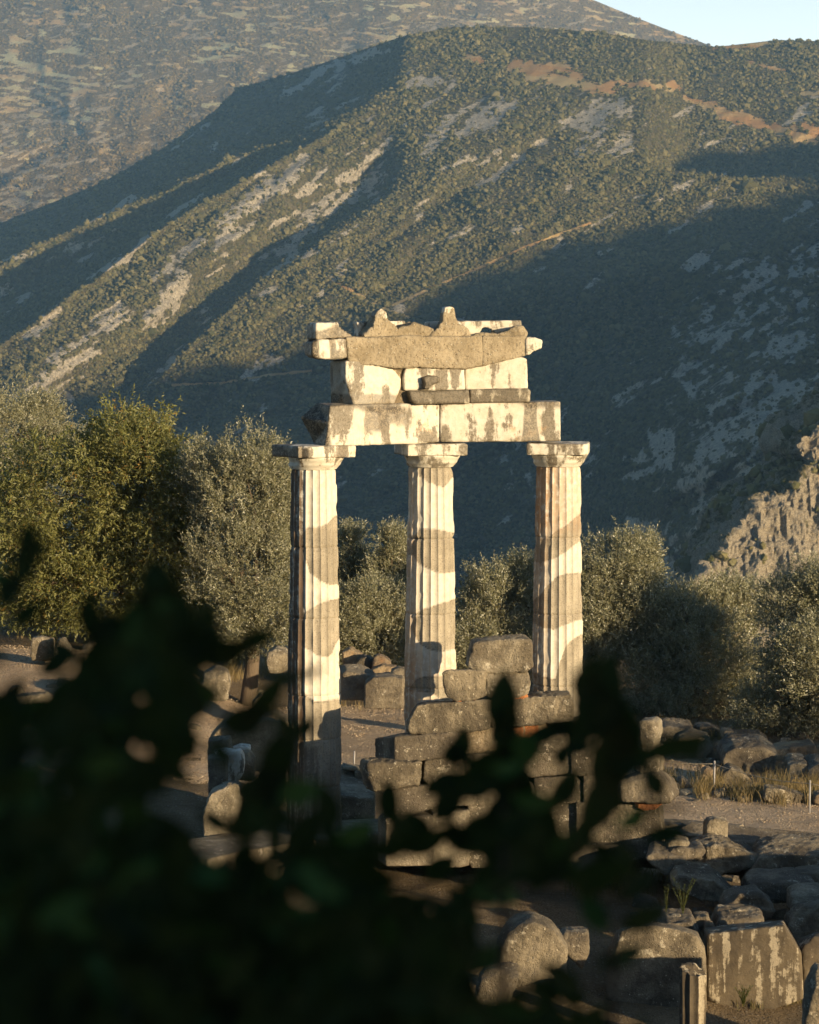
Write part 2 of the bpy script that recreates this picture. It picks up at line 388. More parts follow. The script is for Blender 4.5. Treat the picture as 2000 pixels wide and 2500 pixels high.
tracks = [[(310, 975), (330, 1000), (380, 1025), (430, 1045), (490, 1068)], [(812, 688), (850, 705), (930, 750), (1000, 775)], [(420, 940), (540, 935), (660, 915), (760, 905)], [(1440, 545), (1290, 600), (1180, 650), (1060, 700), (960, 745)]]
def masksB(px, py):
    wx = px+20*n2(px, py, .05, 5, 21); wy = py+15*n2(px, py, .06, 5, 22)
    al = px*.84-py*.54; ac = px*.54+py*.84
    holes = .75*n2(px, py, .085, 4, 77)+.85*fbm(np.stack([al*.022, ac*.11, np.zeros_like(px)+5], -1), 4)
    rk = np.zeros_like(px); so = np.zeros_like(px)
    for a, b, w in rocks:
        if w: rk = np.maximum(rk, 1.02-.62*segdist(wx, wy, [a, b])/w+holes)
    for a, b, w in reds: so = np.maximum(so, 1.0-.6*segdist(wx, py+5*n2(px, py, .05, 4, 22), [a, b])/w+holes*.8)
    for tr in tracks: so = np.maximum(so, 1.0-.5*segdist(px+3*n2(px, py, .03, 2, 5), py, tr)/3.0)
    sp = fbm(np.stack([al*.012, ac*.045, np.zeros_like(px)+2], -1), 5)
    rk = np.maximum(rk, (.5+(sp-.40)*3.2)*(1-sst((py-600)/300)*.3)*sst((py-130)/60))
    # rocky shaded ravine on the right
    dens = sst((px-1380-.10*(1500-py))/420)*sst((py-560+.25*(px-1500))/260)
    sp2 = ridged(np.stack([px*.013, py*.008, np.zeros_like(px)+7], -1), 5)*.35 + n2(px, py, .045, 5, 31)*.6+.6*fbm(np.stack([al*.03, ac*.10, np.zeros_like(px)+6], -1), 4)
    rk = np.maximum(rk, dens*(.26+sp2*1.7))
    d2 = sst((px-850)/300)*sst((py-850)/250)
    rk = np.maximum(rk, d2*(.5+(n2(px*.8, py*.5, .02, 5, 41)-.30)*3))
    return np.clip(rk, 0, 1.1), np.clip(so, 0, 1)
def sheet(name, mat, pxs, crest, bottom, nrow, Yf, maskf, extra_back):
    rows = np.linspace(0, 1, nrow)
    PX = np.repeat(pxs[None, :], nrow, 0); cr = crest(pxs)[None, :]; bt = bottom(pxs)[None, :]
    PY = cr+(bt-cr)*rows[:, None]
    Y = Yf(PX, PY)
    V = P(PX, PY, Y)
    rk, so = maskf(PX, PY)
    # the far side of the ridge falls away from the viewer
    back = []
    for k, (dy, dz) in enumerate(extra_back):
        b = V[0].copy(); sc = (b[:, 1]+dy)/b[:, 1]; b[:, 0] *= sc; b[:, 1] += dy; b[:, 2] += dz; back.insert(0, b)
    VV = np.vstack([np.stack(back, 0), V]) if back else V
    z = np.zeros((len(back), len(pxs)))
    me = mesh_np(name, VV.reshape(-1, 3), grid_faces(VV.shape[0], VV.shape[1])[:, ::-1], mat, True,
                 {'rock': np.vstack([z, rk]).ravel(), 'soil': np.vstack([z, so]).ravel()})
    o = link(name, me); tag(o, kind='structure'); return o
pxsB = np.arange(-640, 2700, 4.0)
sheet('hill', M['hill'], pxsB, crestB, lambda x: np.full_like(x, 1900.), 440, YB, masksB, [(120, -12), (500, -120), (1000, -300)])
def YA(px, py):
    e = (800-py)/F
    Y = 0.364*4150/(.364-np.minimum(e, .24)) + 900*sst((px-900)/900)
    Y = Y + 60*ridged(np.stack([px*.004, py*.006, np.zeros_like(px)+1], -1), 4)+40*n2(px, py, .012, 4, 50)
    # shaded cleft at the far left
    cy = crv([(240, 312), (120, 384), (0, 445), (-200, 545)])(px); ins = sst((205-px)/170)
    up = np.clip(cy+12-py-7*n2(px, py, .03, 3, 9), 0, 26); Y = Y + ins*2.8*up*sst((py-(cy-330))/330)
    return Y
def masksA(px, py):
    a = fbm(np.stack([px*.032+py*.008, py*.15-px*.018, np.zeros_like(px)+3], -1), 5)
    big = n2(px, py, .0035, 3, 61)
    left = sst((420-px)/420)*sst((330-py)/120)*sst((py-60)/80)
    so = .5+(a-.27+.28*left+.22*big)*2.4
    b = fbm(np.stack([px*.045+py*.02, py*.16+px*.035, np.zeros_like(px)+13], -1), 5)
    rk = .5+(b-.33+.2*sst((380-px)/300)*sst((py-150)/100))*2.4
    return np.clip(rk, 0, 1), np.clip(so, 0, 1)
sheet('mountain', M['far_hill'], np.arange(-640, 2400, 4.0), skyA, lambda x: np.maximum(crestB(x)+160, 420.), 330, YA, masksA, [(300, -30), (1200, -400)])

# ridge to the right of the frame: its shadow crosses the valley
bpts = [(-200, 1010), (100, 968), (330, 930), (640, 880), (1000, 760), (1200, 655), (1500, 560), (1640, 530), (1800, 500), (2000, 470)]
def crest_from(pts):
    A = []
    for x, y in pts:
        p = P(np.array(float(x)), np.array(float(y)), YB(np.array([float(x)]), np.array([float(y)]))[0])
        A.append(p)
    return np.array(A)
bp = np.vstack([crest_from(bpts), crest_from([(1640, 392), (1720, 372), (1800, 364), (1900, 358), (2000, 352), (2150, 348)])]); T = 1500.0
cp = bp+T*np.array([SUNV[0], SUNV[1], SUNV[2]])/math.hypot(SUNV[0], SUNV[1])
pk = cp[:, 0]+cp[:, 1]+0*cp[:, 2]
pp = bp[:, 0]+bp[:, 1]; o_ = np.argsort(pp); pp = pp[o_]; zz = cp[:, 2][o_]
S = np.concatenate([np.linspace(880, 1300, 24), np.linspace(1310, 3700, 170)])
ZC = np.interp(S, pp, zz)
ZC = np.where(S < pp[0], zz[0]+(pp[0]-S)*0.03, ZC)
ZC = np.where(S > pp[-1]+20, ZC-(S-pp[-1]-20)*.5, ZC)
ZC = ZC + 5*vnoise(np.stack([S*.02, S*0, S*0], -1)) + 2.5*vnoise(np.stack([S*.09, S*0, S*0], -1))
ZC = np.where(S < 1250, -330+(ZC+330)*sst((S-900)/330), ZC)
W = np.linspace(-1, 1, 41); G = np.zeros((len(S), len(W), 3))
mid = T*.7071
for i, s in enumerate(S):
    cx = s*.5+mid; cyy = s*.5-mid
    # (x+y = s) and lying 1500 m up-sun of the valley slope at x-y = -p0
    pb = np.interp(s, pp, (bp[:, 0]-bp[:, 1])[o_])
    cx = (s+pb)/2+mid; cyy = (s-pb)/2-mid
    H = ZC[i]+330
    for j, w in enumerate(W):
        off = w*max(60, H*1.25)
        G[i, j] = (cx+off*.7071, cyy-off*.7071, -330+H*(1-abs(w))**.92)
Gn = G.copy(); Gn[:, 1:-1, 2] += (14*n2(G[:, 1:-1, 0], G[:, 1:-1, 1], .012, 4, 5))*(1-np.abs(np.abs(W[None, 1:-1])-.5)*2)
o = link('ridge', mesh_np('ridge', Gn.reshape(-1, 3), grid_faces(len(S), len(W)), M['hill'], True, {'rock': np.full(G.shape[0]*G.shape[1], .2), 'soil': np.zeros(G.shape[0]*G.shape[1])})); tag(o, kind='structure')

# scattered scrub: one mass per hillside
ico = bmesh.new(); bmesh.ops.create_icosphere(ico, subdivisions=1, radius=1); ico.verts.ensure_lookup_table()
ICV = np.array([v.co[:] for v in ico.verts]); ICF = np.array([[v.index for v in f.verts] for f in ico.faces]); ico.free()
def blobs(name, mat, C, R, label, cat):
    n = len(C); k = len(ICV)
    j = RNG.uniform(.6, 1.35, (n, k, 1))
    ang = RNG.uniform(0, 6.28, n); ca, sa = np.cos(ang)[:, None], np.sin(ang)[:, None]
    B = ICV[None]*j
    X = B[..., 0]*ca-B[..., 1]*sa; Yv = B[..., 0]*sa+B[..., 1]*ca
    B = np.stack([X*RNG.uniform(.8, 1.3, (n, 1)), Yv*RNG.uniform(.8, 1.2, (n, 1)), B[..., 2]*RNG.uniform(.7, 1.15, (n, 1))], -1)*R[:, None, None]
    V = (C[:, None, :]+B).reshape(-1, 3)
    Fc = (ICF[None]+(np.arange(n)*k)[:, None, None]).reshape(-1, 3)
    tint = np.clip(RNG.normal(.45, .27, n), 0, 1).repeat(k)
    o = link(name, mesh_np(name, V, Fc, mat, False, {'tint': tint})); tag(o, label, cat, kind='stuff'); return o
def scatter(pxr, pyr, dx, dy, crest, Yf, maskf, rad, thin, seed):
    a = np.arange(pxr[0], pxr[1], dx); b = np.arange(pyr[0], pyr[1], dy)
    PX, PY = np.meshgrid(a, b); PX = PX+RNG.uniform(-.6, .6, PX.shape)*dx; PY = PY+RNG.uniform(-.6, .6, PY.shape)*dy
    PX, PY = PX.ravel(), PY.ravel(); k = PY > crest(PX)+1; PX, PY = PX[k], PY[k]
    rk, so = maskf(PX, PY)
    dn = n2(PX, PY, .012, 3, seed)
    k = ((rk < .42+RNG.normal(0, .10, len(PX))) | (RNG.random(len(PX)) < np.where((PX > 1350) & (PY > 500), .10, .13))) & (so < .40+RNG.normal(0, .2, len(PX))) & (RNG.random(len(PX)) < thin+dn*.9); PX, PY = PX[k], PY[k]
    Y = Yf(PX, PY); C = P(PX, PY, Y)
    R = rad*Y*RNG.lognormal(0, .32, len(PX))/F*(1+.45*n2(PX, PY, .02, 3, seed+5))*np.where(RNG.random(len(PX)) < .04, 1.6, 1)
    C[:, 2] += R*.45
    return C, R
C1, R1 = scatter((-100, 2100), (50, 1540), 5.6, 4.4, crestB, YB, masksB, 3.35, .88, 71)
blobs('scrub_woodland', M['scrub_tree'], C1, R1, 'dense green scrub woodland covering the main hillside', 'scrub')
C2, R2 = scatter((-80, 1780), (-15, 590), 5.2, 3.5, skyA, YA, masksA, 2.1, .72, 72)
blobs('far_scrub', M['far_scrub'], C2, R2, 'thin low scrub dotting the tan far mountain', 'scrub')
print('scrub', len(C1), len(C2))
# ------------------------------------------------------------------ near ground
def gz(x, y):
    x = np.asarray(x, float); y = np.asarray(y, float)
    z = -.72+0*x*y
    z = z + 1.3*sst((-x-2.6)/5)*sst((y-49)/16)
    z = z - .30*sst((x-1)/4)*sst((60-y)/10)
    z = z - .35*sst((41-y)/5)
    slope = np.minimum(np.maximum(0, (29-y))*.245, 6.9)-.05*np.clip(-y, 0, 60)
    z = z + slope
    z = z - np.where(y > 74, (y-74)*.42, 0)*1.0
    z = np.maximum(z, -330)
    return z + .05*n2(x, y, .55, 3, 1)*(y > 20)
def on_ground(px, py, dz=0.0):
    """point(s) of the ground seen at photograph pixel (px, py)"""
    d = ray(px, py); s = d[..., 2]/d[..., 1]; Y = 50.0+0*s
    for _ in range(22): Y = .5*Y+.5*(gz(d[..., 0]/d[..., 1]*Y, Y)+dz-EYE)/s
    return np.stack([d[..., 0]/d[..., 1]*Y, Y, EYE+s*Y], -1)
ys = np.concatenate([np.linspace(-60, 26, 50), np.linspace(27, 76, 280), np.geomspace(78, 1700, 60)])
us = np.concatenate([np.linspace(-1, -.2, 20), np.linspace(-.19, .19, 200), np.linspace(.2, 1, 20)])
GX = us[None, :]*np.maximum(60, np.abs(ys)[:, None]*1.0+14); GX = np.where(np.abs(us)[None, :] <= .19, us[None, :]/.19*np.maximum(11.0, .22*ys[:, None]), np.sign(us)[None, :]*(np.maximum(11.0, .22*ys[:, None])+(np.abs(us)[None, :]-.19)*np.maximum(80, ys[:, None])))
GY = np.repeat(ys[:, None], len(us), 1)
GZ = gz(GX, GY)+np.where((GY > 30) & (GY < 76), .035*n2(GX, GY, 3.0, 3, 2), 0)
o = link('ground', mesh_np('ground', np.stack([GX, GY, GZ], -1).reshape(-1, 3), grid_faces(len(ys), len(us)), M['soil'], True)); tag(o, kind='structure')
PATH = []
def strip(name, mat, cl, w, lift=.03, n=160, m=14):
    """gravel way laid over the ground, cl = centre line in plan"""
    cl = np.array(cl, float); t = np.linspace(0, len(cl)-1, n); c = np.stack([np.interp(t, range(len(cl)), cl[:, k]) for k in (0, 1)], -1)
    for _ in range(12): c[1:-1] = .5*c[1:-1]+.25*(c[2:]+c[:-2])
    tg = np.gradient(c, axis=0); nn = np.stack([-tg[:, 1], tg[:, 0]], -1); nn /= np.linalg.norm(nn, axis=1)[:, None]
    s = np.linspace(-1, 1, m); ww = np.interp(t, range(len(cl)), w)
    E = ww[:, None]*s[None, :]*(1+.10*n2(np.repeat(t[:, None]*2, m, 1), np.sign(s)[None, :]*3+0*t[:, None], 1.0, 3, 4))
    X = c[:, None, 0]+nn[:, None, 0]*E; Y = c[:, None, 1]+nn[:, None, 1]*E
    Z = gz(X, Y)+.035*n2(X, Y, 3.0, 3, 2)*(Y > 30)+lift*(1-np.abs(s)[None, :]**6*1.6)
    PATH.append((c, nn, ww)); o = link(name, mesh_np(name, np.stack([X, Y, Z], -1).reshape(-1, 3), grid_faces(n, m), mat, True)); tag(o, kind='structure')
strip('path', M['gravel'], [(-22, 66), (-12, 64.5), (-7, 61), (-3.5, 59.6), (-1, 58.6), (1.5, 56.4), (4.5, 52.6), (7.5, 50), (11, 48), (18, 44)], [2.6, 2.2, 2.8, 5.6, 6.4, 4.6, 3.0, 2.7, 2.6, 2.6])
# haze: one closed box of even air
def haze_box(x0, x1, y0, y1, z0, z1):
    V = [(x, y, z) for x in (x0, x1) for y in (y0, y1) for z in (z0, z1)]
    Q = [(0, 1, 3, 2), (4, 6, 7, 5), (0, 4, 5, 1), (2, 3, 7, 6), (0, 2, 6, 4), (1, 5, 7, 3)]
    me = bpy.data.meshes.new('haze'); me.from_pydata(V, [], Q); me.update(); me.materials.append(M['haze'])
    tag(link('haze', me), kind='stuff')
haze_box(-3200, 3300, -300, 9600, -520, 2000)
# ------------------------------------------------------------------ stones
PEND = []
def K(ox, oy, s):
    return lambda pts: [(ox+x*s, oy+y*s) for x, y in pts]
k1 = K(600, 700, 900/1725); k2 = K(600, 1200, 900/1725); k3 = K(900, 1500, 600/1725)
r3 = K(1400, 1400, 600/1725); r4 = K(1400, 1900, 600/1725); l5 = K(0, 1400, 800/1725); m6 = K(700, 1900, 800/1725)
def plane_pts(pts, p0, yaw):
    n = np.array([-math.sin(yaw), math.cos(yaw), 0.0]); out = []
    for x, y in pts:
        d = ray(x, y); s = ((p0-CAMP) @ n)/(d @ n); out.append(CAMP+d*s)
    return np.array(out), n
def prism(Fp, Bp, fine=None):
    bm = bmesh.new(); m = len(Fp)
    a = [bm.verts.new(tuple(v)) for v in Fp]; b = [bm.verts.new(tuple(v)) for v in Bp]
    bm.faces.new(a); bm.faces.new(b[::-1])
    for i in range(m): bm.faces.new((a[i], b[i], b[(i+1) % m], a[(i+1) % m]))
    bmesh.ops.triangulate(bm, faces=bm.faces[:]); bmesh.ops.recalc_face_normals(bm, faces=bm.faces[:])
    return bm
CH = random.Random(3)
def chip(bm, n, frac):
    """knock pieces off: cut away corners with random planes"""
    vs = [v.co.copy() for v in bm.verts]; c = sum(vs, Vector())/len(vs)
    ext = max((v-c).length for v in vs)
    for _ in range(n):
        if not bm.verts: return
        bm.verts.ensure_lookup_table(); v = CH.choice(bm.verts[:]).co.copy(); d = (v-c)
        if d.length < 1e-4: continue
        d.normalize(); d = (d+Vector((CH.gauss(0, .45), CH.gauss(0, .45), CH.gauss(0, .45)))).normalized()
        top = max((q.co-c).dot(d) for q in bm.verts); pl = c+d*(top-ext*frac*CH.uniform(.3, 1))
        r = bmesh.ops.bisect_plane(bm, geom=bm.verts[:]+bm.edges[:]+bm.faces[:], plane_co=pl, plane_no=d, clear_outer=True)
        ed = [e for e in bm.edges if e.is_boundary]
        if ed: bmesh.ops.holes_fill(bm, edges=ed, sides=0)
    bmesh.ops.triangulate(bm, faces=bm.faces[:]); bmesh.ops.recalc_face_normals(bm, faces=bm.faces[:])
def add_pend(o, vox, rough, size, wear, strata=0.0, crack=0.0): PEND.append((o, vox, rough, size, wear, strata, crack))
def stone(name, label, cat, front, Y=None, yaw=0.0, thick=.6, back=None, shift=(0, 0), bs=1.0, vox=.03, rough=.02, wear=.5, mat='limestone',
          group=None, parent=None, sink=0.0, strata=0.0, extra=None, crack=0.0, chips=None):
    """a block: its seen face is an outline on an upright plane at depth Y, turned by yaw, 'thick' metres thick"""
    yaw = math.radians(yaw)
    xs = [p[0] for p in front]; yy = [p[1] for p in front]
    ib = max(range(len(yy)), key=lambda i: yy[i])
    if Y is None:
        p0 = on_ground(sum(xs)/len(xs), max(yy)); 
    else: p0 = P(sum(xs)/len(xs), sum(yy)/len(yy), Y)
    Fp, n = plane_pts(front, p0, yaw)
    if sink:
        zm = Fp[:, 2].min(); low = Fp[:, 2] < zm+.25*(Fp[:, 2].max()-zm); Fp[low, 2] -= sink
    tg = np.array([math.cos(yaw), math.sin(yaw), 0])
    if back is not None: Bp, _ = plane_pts(back, p0+n*thick, yaw)
    else:
        c = Fp.mean(0); Bp = c+(Fp-c)*bs+n*thick+tg*shift[0]+np.array([0, 0, shift[1]])
        if sink: Bp[:, 2] = np.where(low, Fp[:, 2], Bp[:, 2])
    bm = prism(Fp, Bp)
    if extra: extra(bm)
    if chips is None: chips = 1+int(wear*7)
    if chips: chip(bm, chips, .06+.26*wear)
    allv = np.vstack([Fp, Bp]); base = np.array([allv[:, 0].mean(), allv[:, 1].mean(), allv[:, 2].min()])
    for v in bm.verts: v.co -= Vector(base)
    me = bpy.data.meshes.new(name); bm.to_mesh(me); bm.free(); me.materials.append(M[mat])
    o = link(name, me)
    if parent is not None:
        o.parent = parent; o.location = Vector(base)-parent.location
    else: o.location = base; tag(o, label, cat, group)
    if parent is not None and label: o['label'] = label
    size = float(np.ptp(allv, axis=0).mean())
    add_pend(o, vox, rough, max(.25, size), wear, strata, crack)
    return o
def world_pos(o):
    p = np.array(o.location)
    q = o.parent
    while q is not None: p = p+np.array(q.location); q = q.parent
    return p
def finish_stones():
    for o, vox, *_ in PEND:
        md = o.modifiers.new('r', 'REMESH'); md.mode = 'VOXEL'; md.voxel_size = vox; md.use_smooth_shade = True
    bpy.context.view_layer.update(); dg = bpy.context.evaluated_depsgraph_get()
    new = [bpy.data.meshes.new_from_object(p[0].evaluated_get(dg)) for p in PEND]
    for (o, vox, rough, size, wear, strata, crack), me in zip(PEND, new):
        old = o.data; nm = old.name; mats = list(old.materials); o.modifiers.clear(); o.data = me
        bpy.data.meshes.remove(old); me.name = nm
        if not me.materials: me.materials.append(mats[0])
        if not me.vertices: continue
        nv = len(me.vertices); V = np.empty(nv*3, np.float32); me.vertices.foreach_get('co', V); V = V.reshape(-1, 3).astype(float)
        ne = len(me.edges); E = np.empty(ne*2, np.int32); me.edges.foreach_get('vertices', E); E = E.reshape(-1, 2)
        W = world_pos(o)
        deg = np.bincount(E.ravel(), minlength=nv).astype(float)[:, None]
        def lap(X):
            A = np.stack([np.bincount(E[:, 0], X[E[:, 1], k], nv)+np.bincount(E[:, 1], X[E[:, 0], k], nv) for k in range(3)], -1)
            return A/np.maximum(deg, 1)-X
        worn = np.clip(.5+1.6*fbm((V+W)*(1.3/size+1.0), 3)+(wear-.5)*1.4, 0, 1)[:, None]
        for _ in range(int(1+wear*3)): V = V+.5*worn*lap(V)
        V = V+.2*lap(V)
        N = np.empty(nv*3, np.float32)
        me.vertices.foreach_set('co', V.astype(np.float32).ravel()); me.update(); me.vertices.foreach_get('normal', N); N = N.reshape(-1, 3).astype(float)
        q = V+W
        h = .004+rough*(.8*fbm(q*1.7/size+5, 4)+.7*fbm(q*5.0+9, 4)*min(1, size)+.4*ridged(q*3.1+2, 3)+.45*fbm(q*17+3, 3)+.3*ridged(q*9+1, 3))
        if strata: h = h+strata*ridged(np.stack([q[:, 0]*1.2, q[:, 1]*1.2, q[:, 2]*9+1.5*q[:, 0]], -1), 3)
        if crack: h = h-crack*np.clip(1-np.abs(fbm(q*2.0, 3))*14, 0, 1)
        # chips along the edges
        ch = np.clip(fbm(q*6.5+31, 3)-.22, 0, 1)*np.clip(np.linalg.norm(lap(V), axis=1)/vox*6, 0, 1)
        h = h-ch*rough*2.2
        V = V+N*h[:, None]
        me.vertices.foreach_set('co', V.astype(np.float32).ravel()); me.update()
        me.polygons.foreach_set('use_smooth', np.full(len(me.polygons), True, bool))
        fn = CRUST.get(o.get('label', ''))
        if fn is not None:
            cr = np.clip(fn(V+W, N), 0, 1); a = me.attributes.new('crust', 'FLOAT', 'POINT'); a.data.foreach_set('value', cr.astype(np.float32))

CRUST = {}
# ------------------------------------------------------------------ the three columns
CEN = np.array([1.77, 39.0]); AX = {'L': (-1.47, 44.5, 31.0), 'C': (.33, 45.25, 13.0), 'R': (2.33, 45.4, -5.0)}
ZTOP = 5.95; R0, R1 = .435, .348; ZN = 5.585
def shaft_r(z): 
    t = np.clip(z/ZN, 0, 1); return R0+(R1-R0)*t+.010*np.sin(math.pi*t)
def kk2(u, l): return (k2(u), k2(l))
BANDS = {
 'L': [(k2([(195, 215), (240, 206), (262, 203), (290, 168), (350, 165), (385, 150), (420, 115), (445, 105)]), k2([(195, 262), (262, 272), (285, 330), (300, 380), (350, 420), (390, 433), (430, 436)])),
       (k2([(195, 575), (260, 575), (330, 535), (380, 512), (440, 500)]), k2([(195, 700), (225, 700), (260, 722), (310, 745), (330, 765), (380, 775), (405, 755), (420, 720), (435, 690), (445, 680)])),
       (k2([(185, 830), (205, 850), (240, 900), (290, 960), (320, 985), (370, 983), (440, 970)]), [(600, 2400), (900, 2400)])],
 'C': [([(960, 1100), (1200, 1100)], k1([(745, 700), (806, 860), (815, 890), (850, 910), (900, 933), (930, 935), (955, 912), (970, 890)])),
       (k2([(735, 420), (770, 260), (800, 195), (815, 175), (870, 175), (920, 180), (970, 195)]), k2([(735, 290), (785, 300), (800, 325), (830, 352), (880, 372), (930, 382), (975, 378)])),
       (k2([(735, 760), (768, 640), (800, 562), (860, 545), (900, 530), (975, 503)]), k2([(735, 600), (775, 640), (800, 690), (820, 715), (850, 735), (900, 747), (935, 745), (975, 733)])),
       (k2([(735, 960), (765, 925), (790, 890), (830, 868), (890, 865), (940, 862), (975, 850)]), k2([(735, 915), (765, 930), (810, 933), (870, 938), (930, 985), (975, 1010)]))],
 'R': [(k2([(1330, 110), (1345, 135), (1380, 220), (1415, 222), (1450, 190), (1500, 160), (1565, 105)]), k2([(1330, 325), (1380, 333), (1450, 308), (1500, 280), (1560, 238)])),
       (k2([(1330, 525), (1345, 510), (1380, 480), (1410, 445), (1450, 405), (1500, 388), (1565, 382)]), k2([(1330, 600), (1350, 618), (1400, 640), (1440, 648), (1500, 620), (1570, 600)])),
       (k2([(1330, 835), (1360, 852), (1400, 870), (1450, 880), (1470, 800), (1500, 722), (1520, 700), (1570, 668)]), [(1200, 2400), (1500, 2400)])]}
JOINTS = {'L': [1152, 1338, 1512, 1700, 1808, 1925], 'C': [1135, 1317, 1502, 1682, 1850], 'R': [1130, 1314, 1502, 1677, 1860]}
def column(key, label):
    x0, y0, ang = AX[key]
    root = empty('doric_column', (x0, y0, 0), label, 'column', 'standing columns of the round temple')
    zj = []
    for py in JOINTS[key]:
        d = ray(x0/y0*F+1000, py); zj.append(EYE+d[2]/d[1]*(y0-.4))
    zs = [ZN]+[z for z in zj if .15 < z < ZN-.1]+[-.02]
    if zj[0] > ZN-.1: pass
    NF, NS = 20, 9; na = NF*NS; th = np.arange(na)/na*2*math.pi
    ph = (np.arange(na) % NS)/NS
    for i, (zt, zb) in enumerate(zip(zs[:-1], zs[1:])):
        nr = max(4, int((zt-zb)/.022)); z = np.linspace(zt, zb, nr)
        Z = np.repeat(z[:, None], na, 1); A = np.repeat(th[None], nr, 0)
        fl = 1-(2*ph-1)**2
        R = shaft_r(Z)*(1-.062*np.sqrt(np.clip(fl, 0, 1))[None, :]*.5-.038*fl[None, :])
        q = np.stack([np.cos(A)*.4+x0*3, np.sin(A)*.4, Z], -1)
        R = R-.010*np.clip(fbm(q*5, 3)-.12, 0, 1)*4*(1-fl[None, :]*.9)-.004*(fbm(q*12, 3)+.3)
        e = np.minimum(zt-Z, Z-zb); R = R-.014*np.clip(1-e/.018, 0, 1)-.03*np.clip(1-e/.05, 0, 1)*np.clip(fbm(q*4+3, 3)-.25, 0, 1)*3
        off = np.array([math.sin(i*2.4+ang), math.cos(i*1.7)])*.004
        V = np.stack([R*np.cos(A)+off[0], R*np.sin(A)+off[1], Z], -1)
        Wd = V+np.array([x0, y0, 0]); px, py = proj(Wd)
        cxp, hw = proj(np.array([x0, y0, 3.]))[0], F*.40/y0
        old = np.zeros(px.shape); seam = np.zeros(px.shape)
        wob = 3.0*n2(px, py, .05, 3, 5)
        for up, lo in BANDS[key]:
            u_, l_ = crv(up)(px), crv(lo)(px)
            old = np.maximum(old, ((py+wob > u_) & (py+wob < l_)).astype(float))
            seam = np.maximum(seam, np.exp(-(np.minimum(np.abs(py+wob-u_), np.abs(py+wob-l_))/1.7)**2))
        V[..., :2] *= (1-.012*old)[..., None]
        u = (px-cxp)/hw
        if key == 'L': stain_shade = np.maximum(sst((-u-.30)/.2)*1.6, sst((1.42-Z)/.12)*sst((.35-u)/.3)*.9)  # darker left flutes; lower left also paints in the wall's cast shadow
        elif key == 'C': stain_shade = sst((-u-.75)/.2)*.5*sst((py-1290)/25)*sst((1370-py)/20)*2
        else: stain_shade = sst((-u-.40)/.3)*.8
        stain_shade = np.clip(stain_shade+(fbm(q*3+7, 3)-.35)*.5, 0, 1)
        stain_shade = np.maximum(stain_shade, .8*seam*np.clip(.55+fbm(q*2.3, 3), 0, 1))
        rust = np.zeros_like(px)
        if key == 'R': rust = sst((1330-py)/60)*(.75-.35*sst((u+.1)/.5))+.3*sst((-u-.2)/.3)
        if key == 'L': rust = .12*sst((-u-.3)/.2)
        if key == 'C': rust = .55*sst((-u-.45)/.25)+.35*sst((py-1580)/40)*(1-old)
        # end faces
        cT = np.array([[0, 0, zt]]); cB = np.array([[0, 0, zb]])
        VV = np.vstack([V.reshape(-1, 3), cT, cB]); nT = nr*na
        Q = grid_faces(nr, na, True)[:, ::-1]
        j = np.arange(na); capT = np.stack([np.full(na, nT), j, (j+1) % na], -1); b0 = (nr-1)*na; capB = np.stack([np.full(na, nT+1), b0+(j+1) % na, b0+j], -1)
        acc = Acc(); acc.add(VV, Q, np.vstack([capT, capB]))
        ex = [0., 0.]
        me = acc.build('drum', M['column'], True, {'old': np.append(old.ravel(), ex), 'stain_shade': np.append(stain_shade.ravel(), ex), 'rust': np.append(rust.ravel(), ex)})
        me.set_sharp_from_angle(angle=math.radians(38))
        link('drum', me, root)
    # capital: annulets and echinus turned, abacus square
    prof = [(R1*.985, ZN+.002), (R1+.003, ZN+.004), (R1+.004, ZN+.010), (R1+.010, ZN+.013), (R1+.011, ZN+.019), (R1+.018, ZN+.022), (R1+.022, ZN+.030), (R1+.06, 5.655), (.425, 5.695), (.450, 5.732), (.461, 5.758), (.458, 5.776), (.40, 5.783)]
    prof = np.array(prof); t = np.linspace(0, len(prof)-1, 60); rr = np.interp(t, range(len(prof)), prof[:, 0]); zz_ = np.interp(t, range(len(prof)), prof[:, 1])
    A = np.linspace(0, 2*math.pi, 96, endpoint=False)
    RR = np.repeat(rr[:, None], 96, 1); ZZ = np.repeat(zz_[:, None], 96, 1); AA = np.repeat(A[None], 60, 0)
    q = np.stack([np.cos(AA)*.4+x0*2, np.sin(AA)*.4, ZZ], -1)
    bite = {'L': sst((-np.cos(AA)*1.0-.45)/.3)*.04*np.clip(1+2*fbm(q*4, 3), 0, 2), 'C': sst((-np.cos(AA)-.2*np.sin(AA)-.55)/.3)*.045*np.clip(1+2*fbm(q*4, 3), 0, 2), 'R': sst((-np.cos(AA)-.6)/.3)*.04}[key]
    RR = RR-bite*sst((ZZ-5.61)/.1)+.003*fbm(q*7, 3)
    V = np.stack([RR*np.cos(AA), RR*np.sin(AA), ZZ], -1)
    acc = Acc(); VV = np.vstack([V.reshape(-1, 3), [[0, 0, 5.785]]]); j = np.arange(96)
    acc.add(VV, grid_faces(60, 96, True), np.stack([np.full(96, 60*96), 59*96+j, 59*96+(j+1) % 96], -1))
    cap = link('capital', acc.build('echinus', M[{'L': 'marble_worn', 'C': 'marble', 'R': 'marble_worn'}[key]], True), root)
    h = .475; bm = bmesh.new()
    sq = [(-h, -h), (h, -h), (h, h), (-h, h)]
    if key == 'L': sq = [(-h, -h+.10), (-h+.06, -h+.12), (-h+.12, -h), (h, -h), (h, h), (-h, h)]
    if key == 'R': sq = [(-h, -h), (h-.1, -h), (h, -h+.05), (h, h), (-h, h)]
    c, s_ = math.cos(math.radians(ang)), math.sin(math.radians(ang))
    sq = [(x*c-y*s_, x*s_+y*c) for x, y in sq]
